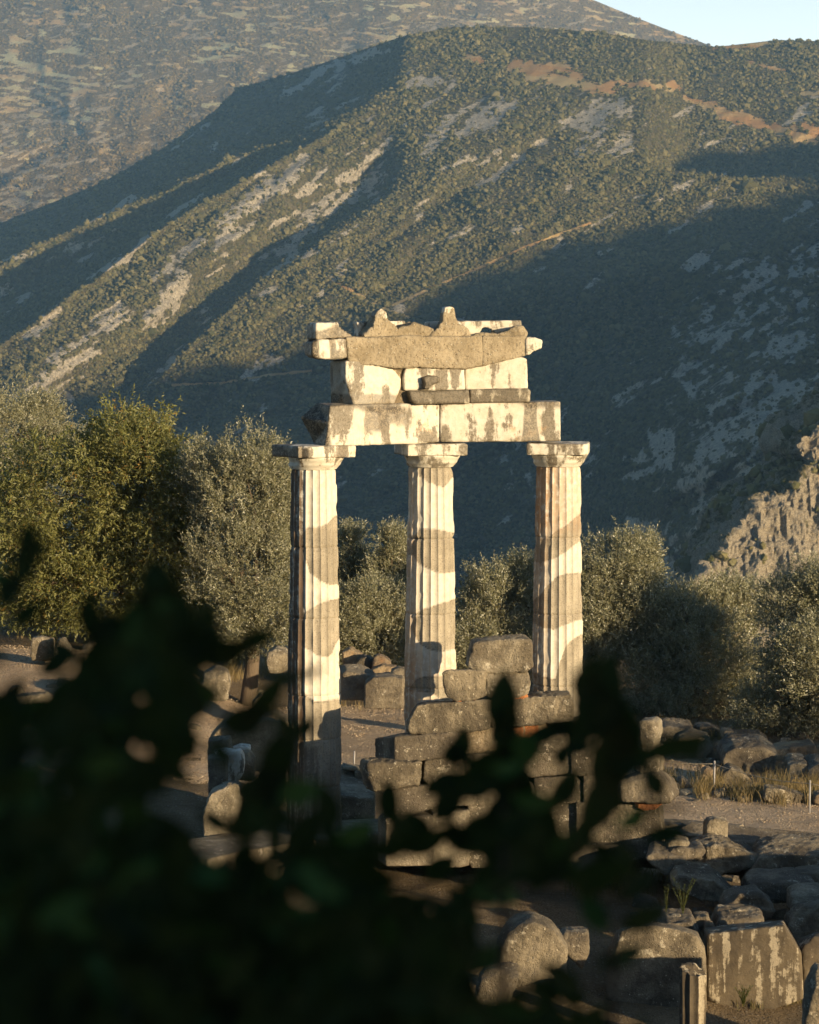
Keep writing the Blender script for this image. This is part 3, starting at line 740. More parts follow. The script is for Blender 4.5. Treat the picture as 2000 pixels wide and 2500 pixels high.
    lo = [bm.verts.new((x*(.985), y*.985, 5.782)) for x, y in sq]; hi = [bm.verts.new((x, y, ZTOP)) for x, y in sq]
    m = len(sq); bm.faces.new(lo[::-1]); bm.faces.new(hi)
    for i in range(m): bm.faces.new((lo[i], lo[(i+1) % m], hi[(i+1) % m], hi[i]))
    bmesh.ops.triangulate(bm, faces=bm.faces[:]); bmesh.ops.recalc_face_normals(bm, faces=bm.faces[:])
    me = bpy.data.meshes.new('abacus'); bm.to_mesh(me); bm.free(); me.materials.append(M['marble_worn' if key != 'C' else 'marble'])
    ab = link('abacus', me, cap)
    if key == 'L': ab['label'] = 'square top slab darkened at its broken left corner'
    add_pend_ = 0; add_pend(ab, .014, .010, .5, .18)
    return root
column('L', 'leftmost fluted column, dark with stain and painted shade on its left side, patched with white marble')
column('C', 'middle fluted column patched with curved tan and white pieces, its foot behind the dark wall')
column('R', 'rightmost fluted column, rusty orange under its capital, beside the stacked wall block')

# ------------------------------------------------------------------ the entablature
def inward(a, b, off):
    a = np.array(AX[a][:2]); b = np.array(AX[b][:2]); m = (a+b)/2; n = CEN-m; n /= np.linalg.norm(n); return m+n*off, math.degrees(math.atan2(b[1]-a[1], b[0]-a[0]))
mL, yL = inward('L', 'C', .30); mR, yR = inward('C', 'R', .30)
def ent(name, label, cat, front, side, off=0.0, back=None, **kw):
    kw.setdefault('chips', 0)
    m, yaw = (mL, yL) if side == 'L' else (mR, yR) if side == 'R' else ((mL+mR)/2, (yL+yR)/2)
    n = np.array([-math.sin(math.radians(yaw)), math.cos(math.radians(yaw))])
    p = m+n*off
    # the plane through p with this yaw: depth at the outline's centre
    cx = sum(q[0] for q in front)/len(front); cyy = sum(q[1] for q in front)/len(front)
    d = ray(cx, cyy); s = (p @ n)/(d[0]*n[0]+d[1]*n[1])
    return stone(name, label, cat, front, Y=d[1]*s, yaw=yaw, back=back, **kw)
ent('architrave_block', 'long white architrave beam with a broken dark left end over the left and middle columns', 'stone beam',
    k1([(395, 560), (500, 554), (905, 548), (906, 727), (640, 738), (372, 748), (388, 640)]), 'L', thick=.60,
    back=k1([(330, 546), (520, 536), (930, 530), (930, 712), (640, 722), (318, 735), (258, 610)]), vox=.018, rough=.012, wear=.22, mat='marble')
ent('architrave_block', 'white architrave beam resting on the middle and right columns', 'stone beam',
    k1([(909, 549), (1472, 538), (1472, 722), (909, 726)]), 'R', thick=.58, vox=.018, rough=.009, wear=.14, mat='marble')
ent('frieze_block', 'leftmost white frieze block with a dark rounded left flank', 'stone block',
    k1([(470, 350), (640, 345), (690, 390), (724, 432), (718, 480), (690, 548), (510, 552), (490, 500), (470, 430)]), 'L', off=.06, thick=.5,
    back=k1([(395, 345), (640, 345), (690, 390), (724, 432), (718, 480), (690, 545), (400, 545), (396, 500), (394, 430)]), vox=.018, rough=.014, wear=.4, mat='marble')
ent('frieze_block', 'middle white frieze block with a dark broken boss on its face', 'stone block',
    k1([(748, 385), (850, 372), (1022, 372), (1024, 482), (880, 484), (745, 484), (740, 430)]), 'M', off=.08, thick=.45, vox=.018, rough=.014, wear=.3, mat='marble')
ent('frieze_block', 'rightmost white frieze block under the cornice, smooth and pale', 'stone block',
    k1([(1028, 372), (1290, 330), (1315, 340), (1320, 478), (1029, 482)]), 'R', off=.08, thick=.48, vox=.018, rough=.009, wear=.2, mat='marble')
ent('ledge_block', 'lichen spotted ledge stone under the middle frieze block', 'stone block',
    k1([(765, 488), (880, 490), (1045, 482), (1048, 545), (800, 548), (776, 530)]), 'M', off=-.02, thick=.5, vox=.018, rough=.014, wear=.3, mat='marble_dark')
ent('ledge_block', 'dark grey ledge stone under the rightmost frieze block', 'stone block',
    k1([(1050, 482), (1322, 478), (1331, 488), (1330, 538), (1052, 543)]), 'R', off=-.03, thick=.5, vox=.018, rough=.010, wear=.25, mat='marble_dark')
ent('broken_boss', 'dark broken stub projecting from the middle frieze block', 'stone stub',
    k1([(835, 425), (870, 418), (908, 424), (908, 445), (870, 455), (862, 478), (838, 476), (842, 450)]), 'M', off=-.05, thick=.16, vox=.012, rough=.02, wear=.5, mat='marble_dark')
ent('mortar_joint', 'tan mortar filling the gap between the left and middle frieze blocks', 'mortar',
    k1([(650, 372), (780, 372), (770, 470), (775, 547), (690, 547), (700, 470)]), 'M', off=.16, thick=.3, vox=.018, rough=.02, wear=.4, mat='mortar')
for nm, fr, sd, lab in (
        ('backing_block', [(470, 238), (826, 234), (826, 372), (700, 378), (640, 374), (600, 362), (505, 366), (482, 345)], 'L', 'leftmost pebbly brown backing block behind the cornice'),
        ('backing_block', [(814, 235), (1107, 233), (1109, 366), (1030, 384), (900, 380), (816, 378)], 'M', 'middle pebbly brown backing block behind the cornice'),
        ('backing_block', [(1108, 232), (1312, 232), (1316, 262), (1308, 320), (1240, 338), (1108, 368)], 'R', 'rightmost pebbly brown backing block behind the cornice')):
    ent(nm, lab, 'stone block', k1(fr), 'M', off={'L': .012, 'M': .016, 'R': .010}[sd], thick=.62, vox=.015, rough=.02, wear=.0, chips=0, mat='conglomerate', group='backing blocks of the cornice')
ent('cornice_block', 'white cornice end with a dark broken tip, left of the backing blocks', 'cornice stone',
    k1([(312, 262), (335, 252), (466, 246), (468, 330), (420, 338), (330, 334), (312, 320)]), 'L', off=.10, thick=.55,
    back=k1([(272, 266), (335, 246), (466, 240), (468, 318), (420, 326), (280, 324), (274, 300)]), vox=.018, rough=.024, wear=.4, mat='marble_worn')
ent('cornice_block', 'small white cornice end jutting out right of the backing blocks', 'cornice stone',
    k1([(1314, 238), (1350, 240), (1386, 250), (1384, 285), (1352, 295), (1325, 318), (1308, 316)]), 'R', off=.06, thick=.5, vox=.018, rough=.02, wear=.4, mat='marble_worn')
ent('gutter_block', 'white gutter stone with a hollow curve on the left end of the roof edge', 'gutter stone',
    k1([(330, 170), (430, 168), (436, 190), (470, 215), (502, 236), (420, 240), (330, 246)]), 'L', off=.18, thick=.4, vox=.016, rough=.016, wear=.4, mat='marble')
ent('gutter_block', 'thin white gutter stone rising behind the left lion spout', 'gutter stone',
    k1([(520, 166), (640, 163), (745, 161), (745, 210), (660, 236), (530, 234), (530, 200)]), 'L', off=.48, thick=.2, vox=.016, rough=.012, wear=.3, mat='marble')
ent('gutter_block', 'long white gutter stone along the right end of the roof edge', 'gutter stone',
    k1([(842, 165), (990, 162), (1288, 159), (1290, 190), (1240, 215), (1160, 217), (1155, 196), (1130, 187), (1100, 192), (1092, 216), (985, 232), (842, 232)]), 'R', off=.48, thick=.2, vox=.016, rough=.010, wear=.3, mat='marble')
ent('spout', 'pointed white broken spout on the roof edge, nearer the left', 'roof spout',
    k1([(606, 150), (615, 118), (636, 102), (658, 122), (662, 150), (688, 182), (720, 208), (715, 234), (548, 234), (562, 220), (598, 190)]), 'L', off=.14, thick=.32, bs=.8, vox=.014, rough=.026, wear=.1, mat='conglomerate', strata=.01)
ent('spout', 'upright white round-headed spout on the roof edge, nearer the right', 'roof spout',
    k1([(930, 120), (935, 98), (952, 94), (972, 98), (976, 120), (982, 150), (992, 174), (1040, 198), (1060, 232), (860, 232), (905, 194), (925, 158)]), 'M', off=.16, thick=.3, bs=.8, vox=.014, rough=.024, wear=.1, strata=.012, mat='conglomerate')
ent('roof_rubble', 'splintered brown rubble on the roof edge between the two spouts', 'rubble',
    k1([(700, 204), (745, 190), (790, 174), (830, 188), (880, 200), (900, 232), (700, 233)]), 'M', off=.2, thick=.4, vox=.014, rough=.03, wear=.2, strata=.02, mat='conglomerate')
ent('roof_rubble', 'low brown mortar lump on the right end of the roof edge', 'rubble',
    k1([(1225, 205), (1260, 190), (1296, 188), (1316, 214), (1312, 234), (1060, 234), (1080, 220), (1180, 220)]), 'R', off=.12, thick=.3, vox=.016, rough=.03, wear=.5, mat='conglomerate')
ent('spout_tip', 'white marble tip on the left roof spout', 'marble tip', k1([(604, 138), (616, 116), (636, 102), (658, 124), (662, 146), (650, 152), (636, 140), (618, 150)]), 'L', off=.13, thick=.18, vox=.012, rough=.014, wear=.4, mat='marble')
ent('spout_tip', 'white marble head on the right roof spout', 'marble tip', k1([(930, 122), (933, 98), (952, 94), (972, 98), (976, 122), (972, 130), (936, 128)]), 'M', off=.15, thick=.18, vox=.012, rough=.014, wear=.4, mat='marble')

def _px(q): return proj(q)
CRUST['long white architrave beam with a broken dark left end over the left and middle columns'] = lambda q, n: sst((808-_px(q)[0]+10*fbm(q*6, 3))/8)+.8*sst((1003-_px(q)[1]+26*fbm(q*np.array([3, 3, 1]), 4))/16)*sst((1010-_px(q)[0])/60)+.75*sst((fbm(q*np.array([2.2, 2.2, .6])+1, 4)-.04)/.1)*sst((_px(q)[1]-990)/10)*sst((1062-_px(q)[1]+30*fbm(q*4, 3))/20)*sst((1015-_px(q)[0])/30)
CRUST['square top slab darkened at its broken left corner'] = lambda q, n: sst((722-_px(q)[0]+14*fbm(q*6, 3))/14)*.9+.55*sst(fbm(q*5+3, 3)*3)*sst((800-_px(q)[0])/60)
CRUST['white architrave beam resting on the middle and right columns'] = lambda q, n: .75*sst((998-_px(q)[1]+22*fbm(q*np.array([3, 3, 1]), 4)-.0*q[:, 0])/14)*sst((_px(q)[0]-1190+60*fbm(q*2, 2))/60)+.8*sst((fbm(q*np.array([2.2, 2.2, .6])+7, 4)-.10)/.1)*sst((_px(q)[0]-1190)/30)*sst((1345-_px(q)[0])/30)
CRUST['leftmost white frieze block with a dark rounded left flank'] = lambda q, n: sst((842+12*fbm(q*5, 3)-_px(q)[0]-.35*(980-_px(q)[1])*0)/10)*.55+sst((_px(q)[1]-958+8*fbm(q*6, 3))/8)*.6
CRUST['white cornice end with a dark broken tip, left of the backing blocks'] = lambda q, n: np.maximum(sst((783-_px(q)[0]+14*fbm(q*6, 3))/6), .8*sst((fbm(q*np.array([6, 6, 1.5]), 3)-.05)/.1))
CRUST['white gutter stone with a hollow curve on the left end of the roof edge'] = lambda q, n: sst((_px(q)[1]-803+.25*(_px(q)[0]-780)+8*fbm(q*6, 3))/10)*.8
# ------------------------------------------------------------------ the dark inner wall in front of the columns
WALLZ = -.25
def wy(px, r=4.0):
    """depth of the curved wall's near face at photograph column px"""
    X = 0.0; Y = 42.5
    for _ in range(20):
        X = (px-1000)/F*Y; Y = 39.0+math.sqrt(max(.1, r*r-(X-1.77)**2))
    return Y
def wyaw(px):
    Y = wy(px); X = (px-1000)/F*Y; return math.degrees(math.atan2(-(X-1.77), Y-39.0))*.55
WG = 'blocks of the dark curved wall'
def wall(label, pts, mat='limestone', thick=.55, dy=0.0, name='wall_block', cat='stone block', yaw=None, **kw):
    cx = sum(p[0] for p in pts)/len(pts); cyy = sum(p[1] for p in pts)/len(pts); pts = [(cx+(x-cx)*(1+2.2/max(8, abs(x-cx))), cyy+(y-cyy)*(1+1.8/max(8, abs(y-cyy)))) for x, y in pts]
    kw.setdefault('vox', .017); kw.setdefault('rough', .018); kw.setdefault('wear', .3)
    return stone(name, label, cat, pts, Y=wy(cx)+dy, yaw=wyaw(cx) if yaw is None else yaw, thick=thick, mat=mat, group=WG, **kw)
wall('grey capital-like block topmost on the dark wall, beside the right column', k3([(745, 212), (905, 188), (1005, 182), (1120, 184), (1145, 212), (1145, 362), (1090, 398), (905, 410), (780, 400), (708, 366), (722, 285)]), 'limestone_pale', thick=.62, rough=.024)
wall('dark block with a broken left face, second course of the wall stack', k3([(525, 418), (565, 402), (700, 396), (832, 404), (832, 560), (705, 606), (610, 602), (556, 572), (530, 490)]), 'limestone', thick=.5, rough=.022, back=k3([(545, 400), (580, 392), (700, 388), (832, 394), (832, 545), (705, 590), (610, 586), (566, 560), (545, 480)]))
wall('short pale stub carrying the topmost block of the dark wall', k3([(836, 408), (1112, 396), (1122, 480), (1118, 568), (1030, 585), (838, 572)]), 'limestone_pale', thick=.5, wear=.6, rough=.03)
wall('long dark lintel block, third course, its left end broken off', k3([(290, 742), (345, 648), (400, 630), (640, 622), (838, 612), (850, 700), (846, 792), (700, 822), (500, 836), (275, 832)]), 'limestone', thick=.6, back=k3([(268, 742), (345, 634), (400, 618), (640, 610), (838, 600), (850, 690), (846, 780), (700, 806), (500, 820), (262, 820)]), rough=.02)
wall('cracked dark block on the right end of the third course', k3([(852, 612), (1030, 604), (1200, 580), (1412, 574), (1432, 660), (1428, 745), (1180, 772), (852, 795)]), 'limestone', thick=.6, crack=.02)
wall('squared grey block jutting left with a chiselled end, fourth course', k3([(192, 868), (430, 850), (640, 830), (636, 920), (612, 985), (430, 1008), (196, 1054)]), 'limestone_grey', thick=.55, back=k3([(46, 872), (240, 832), (640, 820), (636, 900), (612, 965), (430, 985), (46, 1040)]), yaw=4, wear=.2)
wall('pale plastered filling between the fourth course blocks', k3([(644, 832), (840, 802), (1085, 798), (1092, 880), (800, 960), (620, 985)]), 'mortar', thick=.4, dy=.07, rough=.04)
wall('thin brick slab under the fourth course, near the right', k3([(1090, 800), (1182, 790), (1184, 975), (1100, 980)]), 'brick', thick=.35, dy=.09)
wall('dark rectangular block on the right of the fourth course', k3([(1186, 866), (1422, 838), (1432, 965), (1188, 968)]), 'limestone', thick=.55)
wall('broad dark block under the wall top on the far right, fourth course', k3([(1436, 752), (1720, 748), (1722, 965), (1436, 966)]), 'limestone', thick=.55)
wall('jagged dark block on the left of the fifth course', k3([(8, 1058), (182, 1052), (362, 1042), (352, 1190), (200, 1210), (4, 1236), (-6, 1150)]), 'limestone', thick=.5, wear=.6, rough=.045)
wall('dark block in the middle of the fifth course', k3([(404, 1036), (640, 998), (664, 1090), (660, 1168), (446, 1202), (392, 1150)]), 'limestone', thick=.5, rough=.025)
wall('wide dark block of the fifth course behind the leaves', k3([(668, 990), (1100, 982), (1104, 1150), (668, 1170)]), 'limestone', thick=.5)
wall('pale-faced block of the fifth course under the brick', k3([(1106, 980), (1420, 972), (1424, 1110), (1108, 1140)]), 'limestone_pale', thick=.5)
wall('dark end block of the fifth course on the right', k3([(1428, 972), (1720, 968), (1716, 1130), (1428, 1128)]), 'limestone', thick=.5)
wall('rounded grey block with chipped edges, sixth course left', k3([(168, 1236), (460, 1206), (502, 1240), (532, 1330), (440, 1368), (170, 1430)]), 'limestone_grey', thick=.5, wear=.5, strata=.008)
wall('dark flat block of the sixth course behind the foremost leaves', k3([(536, 1190), (880, 1180), (884, 1330), (536, 1346)]), 'limestone', thick=.5)
wall('round-fronted tan block of the sixth course', k3([(888, 1180), (1080, 1160), (1160, 1210), (1150, 1318), (1000, 1335), (888, 1325)]), 'limestone_pale', thick=.5, wear=.6)
wall('dark upright block of the sixth course with a pale edge', k3([(1166, 1160), (1440, 1140), (1510, 1210), (1500, 1318), (1166, 1326)]), 'limestone', thick=.5)
wall('broad slab block of the sixth course at the right', k3([(1516, 1140), (1730, 1136), (1734, 1312), (1516, 1316)]), 'limestone', thick=.5)
for i, (a, b, t, bb, lab, mt) in enumerate(((130, 452, 1438, 1760, 'scratched upright slab at the left foot of the dark wall', 'limestone_grey'), (456, 700, 1400, 1770, 'upright slab glinting white, second from the left along the wall foot', 'limestone_pale'),
        (704, 900, 1350, 1775, 'narrow upright slab at the wall foot behind the leaves', 'limestone'), (904, 1452, 1336, 1780, 'wide smooth upright slab in the middle of the wall foot', 'limestone'))):
    wall(lab, k3([(a, t), (b, t-18), (b, bb), (a, bb)]), mt, thick=.5, wear=.25, rough=.010, name='orthostate')
wall('large upright dressed slab ending the wall at the right', r4([(28, 182), (590, 200), (604, 240), (606, 470), (590, 560), (310, 575), (30, 600)]), 'limestone', thick=.55, wear=.22, rough=.010, name='orthostate')
wall('stepped plinth under the right end of the dark wall', r4([(-40, 470), (320, 485), (312, 560), (320, 690), (-40, 690)]), 'limestone_grey', thick=.5, dy=-.28, wear=.3, name='plinth_block')
wall('bulging weathered block overhanging the right end of the wall', r3([(480, 1420), (575, 1412), (612, 1450), (642, 1492), (686, 1588), (668, 1606), (560, 1612), (300, 1592), (240, 1560), (300, 1480)]), 'limestone_grey', thick=.7, dy=-.12, wear=.5, rough=.022)
wall('orange brick packing under the bulging block', r3([(430, 1606), (560, 1614), (610, 1622), (560, 1650), (500, 1660), (440, 1640)]), 'brick', thick=.4, dy=-.02)
wall('lower block of the small pier at the right end of the wall', r3([(470, 1230), (586, 1230), (590, 1300), (586, 1408), (470, 1415)]), 'limestone_pale', thick=.45, dy=.05, wear=.35)
wall('upper pale block of the small pier at the right end of the wall', r3([(470, 1046), (550, 1042), (578, 1060), (582, 1120), (574, 1180), (560, 1226), (470, 1226)]), 'limestone_pale', thick=.45, dy=.05, wear=.4)
for i, (pts, lab) in enumerate(((([(605, 604), (745, 598), (738, 632), (660, 638)]), 'orange brick shim under the broken second course block'), (([(1032, 578), (1110, 572), (1112, 606), (1034, 610)]), 'orange brick shim under the pale stub'),
        (([(1000, 806), (1078, 800), (1082, 880), (1000, 890)]), 'orange brick packing over the pale plaster'), (([(440, 1208), (486, 1212), (506, 1250), (450, 1232)]), 'small orange brick chip left of the leaves'))):
    wall(lab, k3(pts), 'brick', thick=.3, dy=.02, name='brick_shim', cat='brick', vox=.018, rough=.01)

wall('rough mortar core behind the dark wall blocks', k3([(90, 1010), (620, 960), (860, 780), (1400, 760), (1720, 800), (1740, 1240), (1740, 1700), (140, 1740), (150, 1300)]), 'mortar', thick=.5, dy=.33, rough=.05, vox=.03, name='wall_core', cat='wall core', yaw=0)
# ------------------------------------------------------------------ base of the temple: curved steps
def arc_step(name, label, r0, r1, a0, a1, z0, z1, mat):
    bm = bmesh.new(); n = 60; rows = []
    for i in range(n+1):
        a = math.radians(a0+(a1-a0)*i/n); c, s = math.cos(a), math.sin(a)
        j = .012*vnoise(np.array([i*.7, r0, 0.]))
        rows.append([bm.verts.new((CEN[0]+r*c, CEN[1]+r*s, z)) for r, z in ((r0, z0), (r0+.03+j, z1-.01), (r0+.06, z1), (r1-.06, z1+j), (r1-.01+j, z1-.03), (r1, z0))])
    for p, q in zip(rows[:-1], rows[1:]):
        for k in range(6): bm.faces.new((p[k], q[k], q[(k+1) % 6], p[(k+1) % 6]))
    bm.faces.new(rows[0][::-1]); bm.faces.new(rows[-1])
    bmesh.ops.recalc_face_normals(bm, faces=bm.faces[:])
    base = Vector((CEN[0], CEN[1], z0))
    for v in bm.verts: v.co -= base
    me = bpy.data.meshes.new(name); bm.to_mesh(me); bm.free(); me.materials.append(M[mat])
    o = link(name, me, loc=base); tag(o, label, 'stone step')
arc_step('temple_step', 'curved stone floor ring carrying the three columns', 5.55, 6.95, 60, 148, -.32, -.001, 'limestone_pale')
arc_step('temple_step', 'lower curved step behind the three columns', 6.4, 7.4, 55, 150, -.72, -.30, 'limestone_grey')

# ------------------------------------------------------------------ ruins on the right and in front
def rs(label, pts, mat='limestone', name='fallen_block', cat='stone block', **kw):
    kw.setdefault('vox', .021); kw.setdefault('rough', .028); kw.setdefault('wear', .45); kw.setdefault('sink', .12)
    return stone(name, label, cat, pts, mat=mat, **kw)
rs('round-topped orthostate in half shade, left of the streaked slab', r4([(235, 1230), (300, 1095), (420, 1048), (560, 1040), (700, 1058), (800, 1082), (870, 1115), (920, 1210), (930, 1330), (930, 1568), (620, 1600), (235, 1500)]), 'limestone', name='orthostate', thick=.6, wear=.35, rough=.014, back=r4([(260, 1170), (320, 1060), (440, 1022), (560, 1016), (700, 1030), (800, 1054), (870, 1080), (915, 1170), (925, 1300), (925, 1500), (620, 1540), (260, 1440)]), yaw=-4)
rs('pale upright slab with white vertical streaks by the fluted stump', r4([(945, 1095), (1200, 1068), (1480, 1032), (1530, 1120), (1600, 1240), (1616, 1490), (1400, 1570), (1110, 1612), (945, 1612)]), 'streaked', name='orthostate', thick=.55, wear=.25, rough=.010, back=r4([(918, 1052), (1190, 1018), (1470, 996), (1520, 1080), (1590, 1200), (1606, 1440), (1390, 1515), (1090, 1550), (918, 1550)]), yaw=-8)
rs('leaning brown boulder at the right edge above the shaded pillar', r4([(1520, 1050), (1560, 980), (1620, 925), (1725, 905), (1860, 920), (1880, 1140), (1730, 1160), (1592, 1205), (1575, 1140)]), 'limestone', name='boulder', cat='boulder', thick=.6, Y=39.3, strata=.02)
rs('upright brown slab behind the shaded pillar at the right edge', r4([(1600, 1200), (1690, 1118), (1800, 1125), (1820, 1430), (1625, 1500), (1618, 1350)]), 'streaked', name='orthostate', thick=.5, Y=38.3, wear=.4)
rs('tall dark shaded pillar at the bottom right corner', r4([(1632, 1900), (1634, 1640), (1652, 1480), (1700, 1370), (1735, 1328), (1800, 1330), (1830, 1900)]), 'limestone', name='pillar_stump', cat='broken pillar', thick=.3, Y=33.0, wear=.5, rough=.02)
# paving and low ruins
rs('dark flat slab across the shaded ruins on the right', r4([(1180, 700), (1310, 560), (1420, 542), (1730, 545), (1900, 560), (1900, 720), (1560, 722), (1190, 722)]), 'limestone', name='slab', cat='stone slab', thick=1.2, shift=(.1, .12), Y=42.2, wear=.6)
rs('sunlit tan block at the right edge on the dark slab', r4([(1560, 730), (1600, 672), (1730, 664), (1860, 668), (1860, 770), (1730, 755), (1570, 742)]), 'limestone_pale', thick=.6, Y=41.4)
rs('thin grey slab in shade below the sunlit tan block', r4([(1215, 775), (1330, 742), (1550, 748), (1700, 770), (1690, 810), (1240, 806)]), 'limestone_grey', name='slab', cat='stone slab', thick=.7, shift=(0, .1), Y=40.9, strata=.02)
rs('layered pale boulder in the shaded hollow', r4([(1060, 930), (1090, 860), (1150, 822), (1300, 815), (1345, 855), (1400, 892), (1390, 935)]), 'limestone_grey', name='boulder', cat='boulder', thick=.6, Y=39.9, strata=.03)
rs('long flat layered slab under the pale boulder', r4([(1032, 985), (1040, 940), (1180, 928), (1310, 936), (1308, 992)]), 'limestone_pale', name='slab', cat='stone slab', thick=.4, Y=39.5, strata=.02)
rs('broad low slab at the foot of the layered stones', r4([(990, 1030), (1030, 994), (1330, 990), (1360, 1035)]), 'limestone_grey', name='slab', cat='stone slab', thick=.6, shift=(0, .08), Y=39.2)
rs('bluish slab in shade at the right edge', r4([(1538, 900), (1545, 862), (1630, 838), (1760, 845), (1840, 900)]), 'limestone_pale', name='slab', cat='stone slab', thick=.6, Y=40.0, shift=(0, .1))
rs('small flat slab left of the weeds', r4([(652, 1008), (660, 975), (760, 965), (772, 1005)]), 'limestone_pale', name='slab', cat='stone slab', thick=.4, Y=39.2)
rs('small flat slab right of the weeds', r4([(848, 1010), (856, 982), (960, 976), (972, 1008)]), 'limestone_pale', name='slab', cat='stone slab', thick=.4, Y=39.2)
rs('tiny tan stone between two flat slabs', r4([(925, 1042), (932, 1018), (985, 1018), (984, 1044)]), 'tan_boulder', name='stone', cat='stone', thick=.2, Y=39.0, vox=.02)
rs('wide flat slab in front of the weeds', r4([(612, 1062), (660, 1020), (850, 1014), (905, 1055)]), 'limestone_grey', name='slab', cat='stone slab', thick=.7, Y=38.9, shift=(0, .06))
rs('low sunlit slab near the wall end', r4([(512, 572), (560, 540), (680, 560), (790, 585), (780, 632), (640, 622), (520, 600)]), 'limestone_grey', name='slab', cat='stone slab', thick=.7, Y=41.6, shift=(.1, .1))
rs('pair-split angular stone beside the wall end', r4([(650, 500), (665, 450), (720, 428), (820, 455), (810, 480), (720, 490)]), 'limestone_pale', name='stone', cat='stone', thick=.4, Y=42.0, vox=.022)
rs('round sunlit boulder under the short pale stump', r4([(662, 560), (680, 515), (740, 488), (830, 500), (915, 490), (930, 540), (800, 580), (690, 575)]), 'limestone_grey', name='boulder', cat='boulder', thick=.6, Y=41.8, wear=.7)
rs('long dark mound of bedrock behind the round boulder', r4([(790, 560), (860, 500), (1000, 470), (1080, 480), (1180, 530), (1310, 570), (1300, 625), (1000, 640), (800, 625)]), 'limestone', name='boulder', cat='boulder', thick=1.0, Y=42.4, wear=.8, rough=.05)
rs('dark step of stone in the shaded hollow', r4([(700, 760), (740, 690), (980, 720), (1180, 800), (1160, 830), (900, 800)]), 'limestone', name='slab', cat='stone slab', thick=.8, Y=41.0, shift=(0, .1))
rs('pale cracked paving edge running along the gravel path', r4([(640, 425), (760, 410), (1000, 440), (1350, 466), (1730, 500), (1950, 530), (1950, 575), (1560, 552), (1100, 520), (700, 470)]), 'limestone_grey', name='paving', cat='paving', thick=.7, Y=44.0, shift=(0, .14), wear=.5, rough=.012)
rs('short pale stump with dark pits standing on the paving', r4([(918, 465), (932, 330), (950, 298), (1000, 290), (1084, 306), (1082, 460), (1010, 486)]), 'limestone_pale', name='pillar_stump', cat='broken pillar', thick=.32, Y=43.4, wear=.35, rough=.018, vox=.02)
rs('low square block behind the wall end by the path', r4([(596, 345), (700, 332), (790, 338), (792, 412), (600, 418)]), 'limestone_grey', thick=.45, Y=44.6, wear=.3)
# fluted stump bottom right
def fluted_stump(label, cx, top, wid, Y, zb):
    c = P(cx, top, Y); r = wid/F*Y/2; zt = c[2]; na = 120; nr = 60; th = np.arange(na)/na*2*math.pi; ph = (np.arange(na) % 12)/12.0
    Z = np.repeat(np.linspace(zt, zb, nr)[:, None], na, 1); A = np.repeat(th[None], nr, 0)
    q = np.stack([np.cos(A)*.3, np.sin(A)*.3, Z], -1)
    Z[0] += .0; Zt = Z+np.where(np.arange(nr)[:, None] < 6, (.05*fbm(q*[4, 4, 0]+3, 3)+.05*np.cos(A-2.2))*(1-np.arange(nr)[:, None]/6.0), 0)
    R = r*(1-.16*(1-(2*ph-1)**2)[None, :])*(1+.05*fbm(q*4, 4)+.03*np.cos(Z*3))
    V = np.stack([R*np.cos(A), R*np.sin(A), Zt-zb], -1); j = np.arange(na)
    acc = Acc(); rim = np.stack([V[0, :, 0]*.5, V[0, :, 1]*.5, V[0, :, 2]+.03*fbm(q[0]*9, 3)], -1)
    acc.add(np.vstack([V.reshape(-1, 3), rim, [[0, 0, float(V[0, :, 2].mean())+.02]]]), np.vstack([grid_faces(nr, na, True)[:, ::-1], np.stack([nr*na+j, nr*na+(j+1) % na, (j+1) % na, j], -1)[:, ::-1]]), np.stack([np.full(na, nr*na+na), nr*na+j, nr*na+(j+1) % na], -1))
    o = link('fluted_stump', acc.build('fluted_stump', M['streaked'], True), loc=(c[0], Y, zb)); o.data.set_sharp_from_angle(angle=math.radians(40))
    tag(o, label, 'broken column')
fluted_stump('slender broken fluted stump in front of the streaked slab', 1692, 2370, 66, 35.6, -1.25)
# lower middle, between the leaves
rs('large sunlit sloping block glimpsed between the foreground leaves', m6([(1085, 985), (1190, 785), (1300, 762), (1400, 800), (1445, 855), (1480, 905), (1470, 1010), (1330, 1010), (1200, 1060)]), 'limestone', thick=.7, Y=37.0)
rs('small sunlit stub in the gap of the lowest leaves', m6([(985, 1160), (1030, 1050), (1080, 985), (1180, 980), (1224, 1020), (1215, 1080), (1150, 1160), (1040, 1190)]), 'limestone', name='stone', cat='stone', thick=.4, Y=35.4, wear=.7)
rs('shaded flat block beside the sloping block', m6([(1440, 850), (1470, 820), (1585, 822), (1590, 900), (1560, 960), (1450, 900)]), 'limestone_grey', thick=.5, Y=38.0)
rs('dim stone deep among the lower left leaves', m6([(250, 1000), (270, 900), (380, 905), (390, 960), (330, 1060), (260, 1050)]), 'limestone', name='stone', cat='stone', thick=.4, Y=37.0)
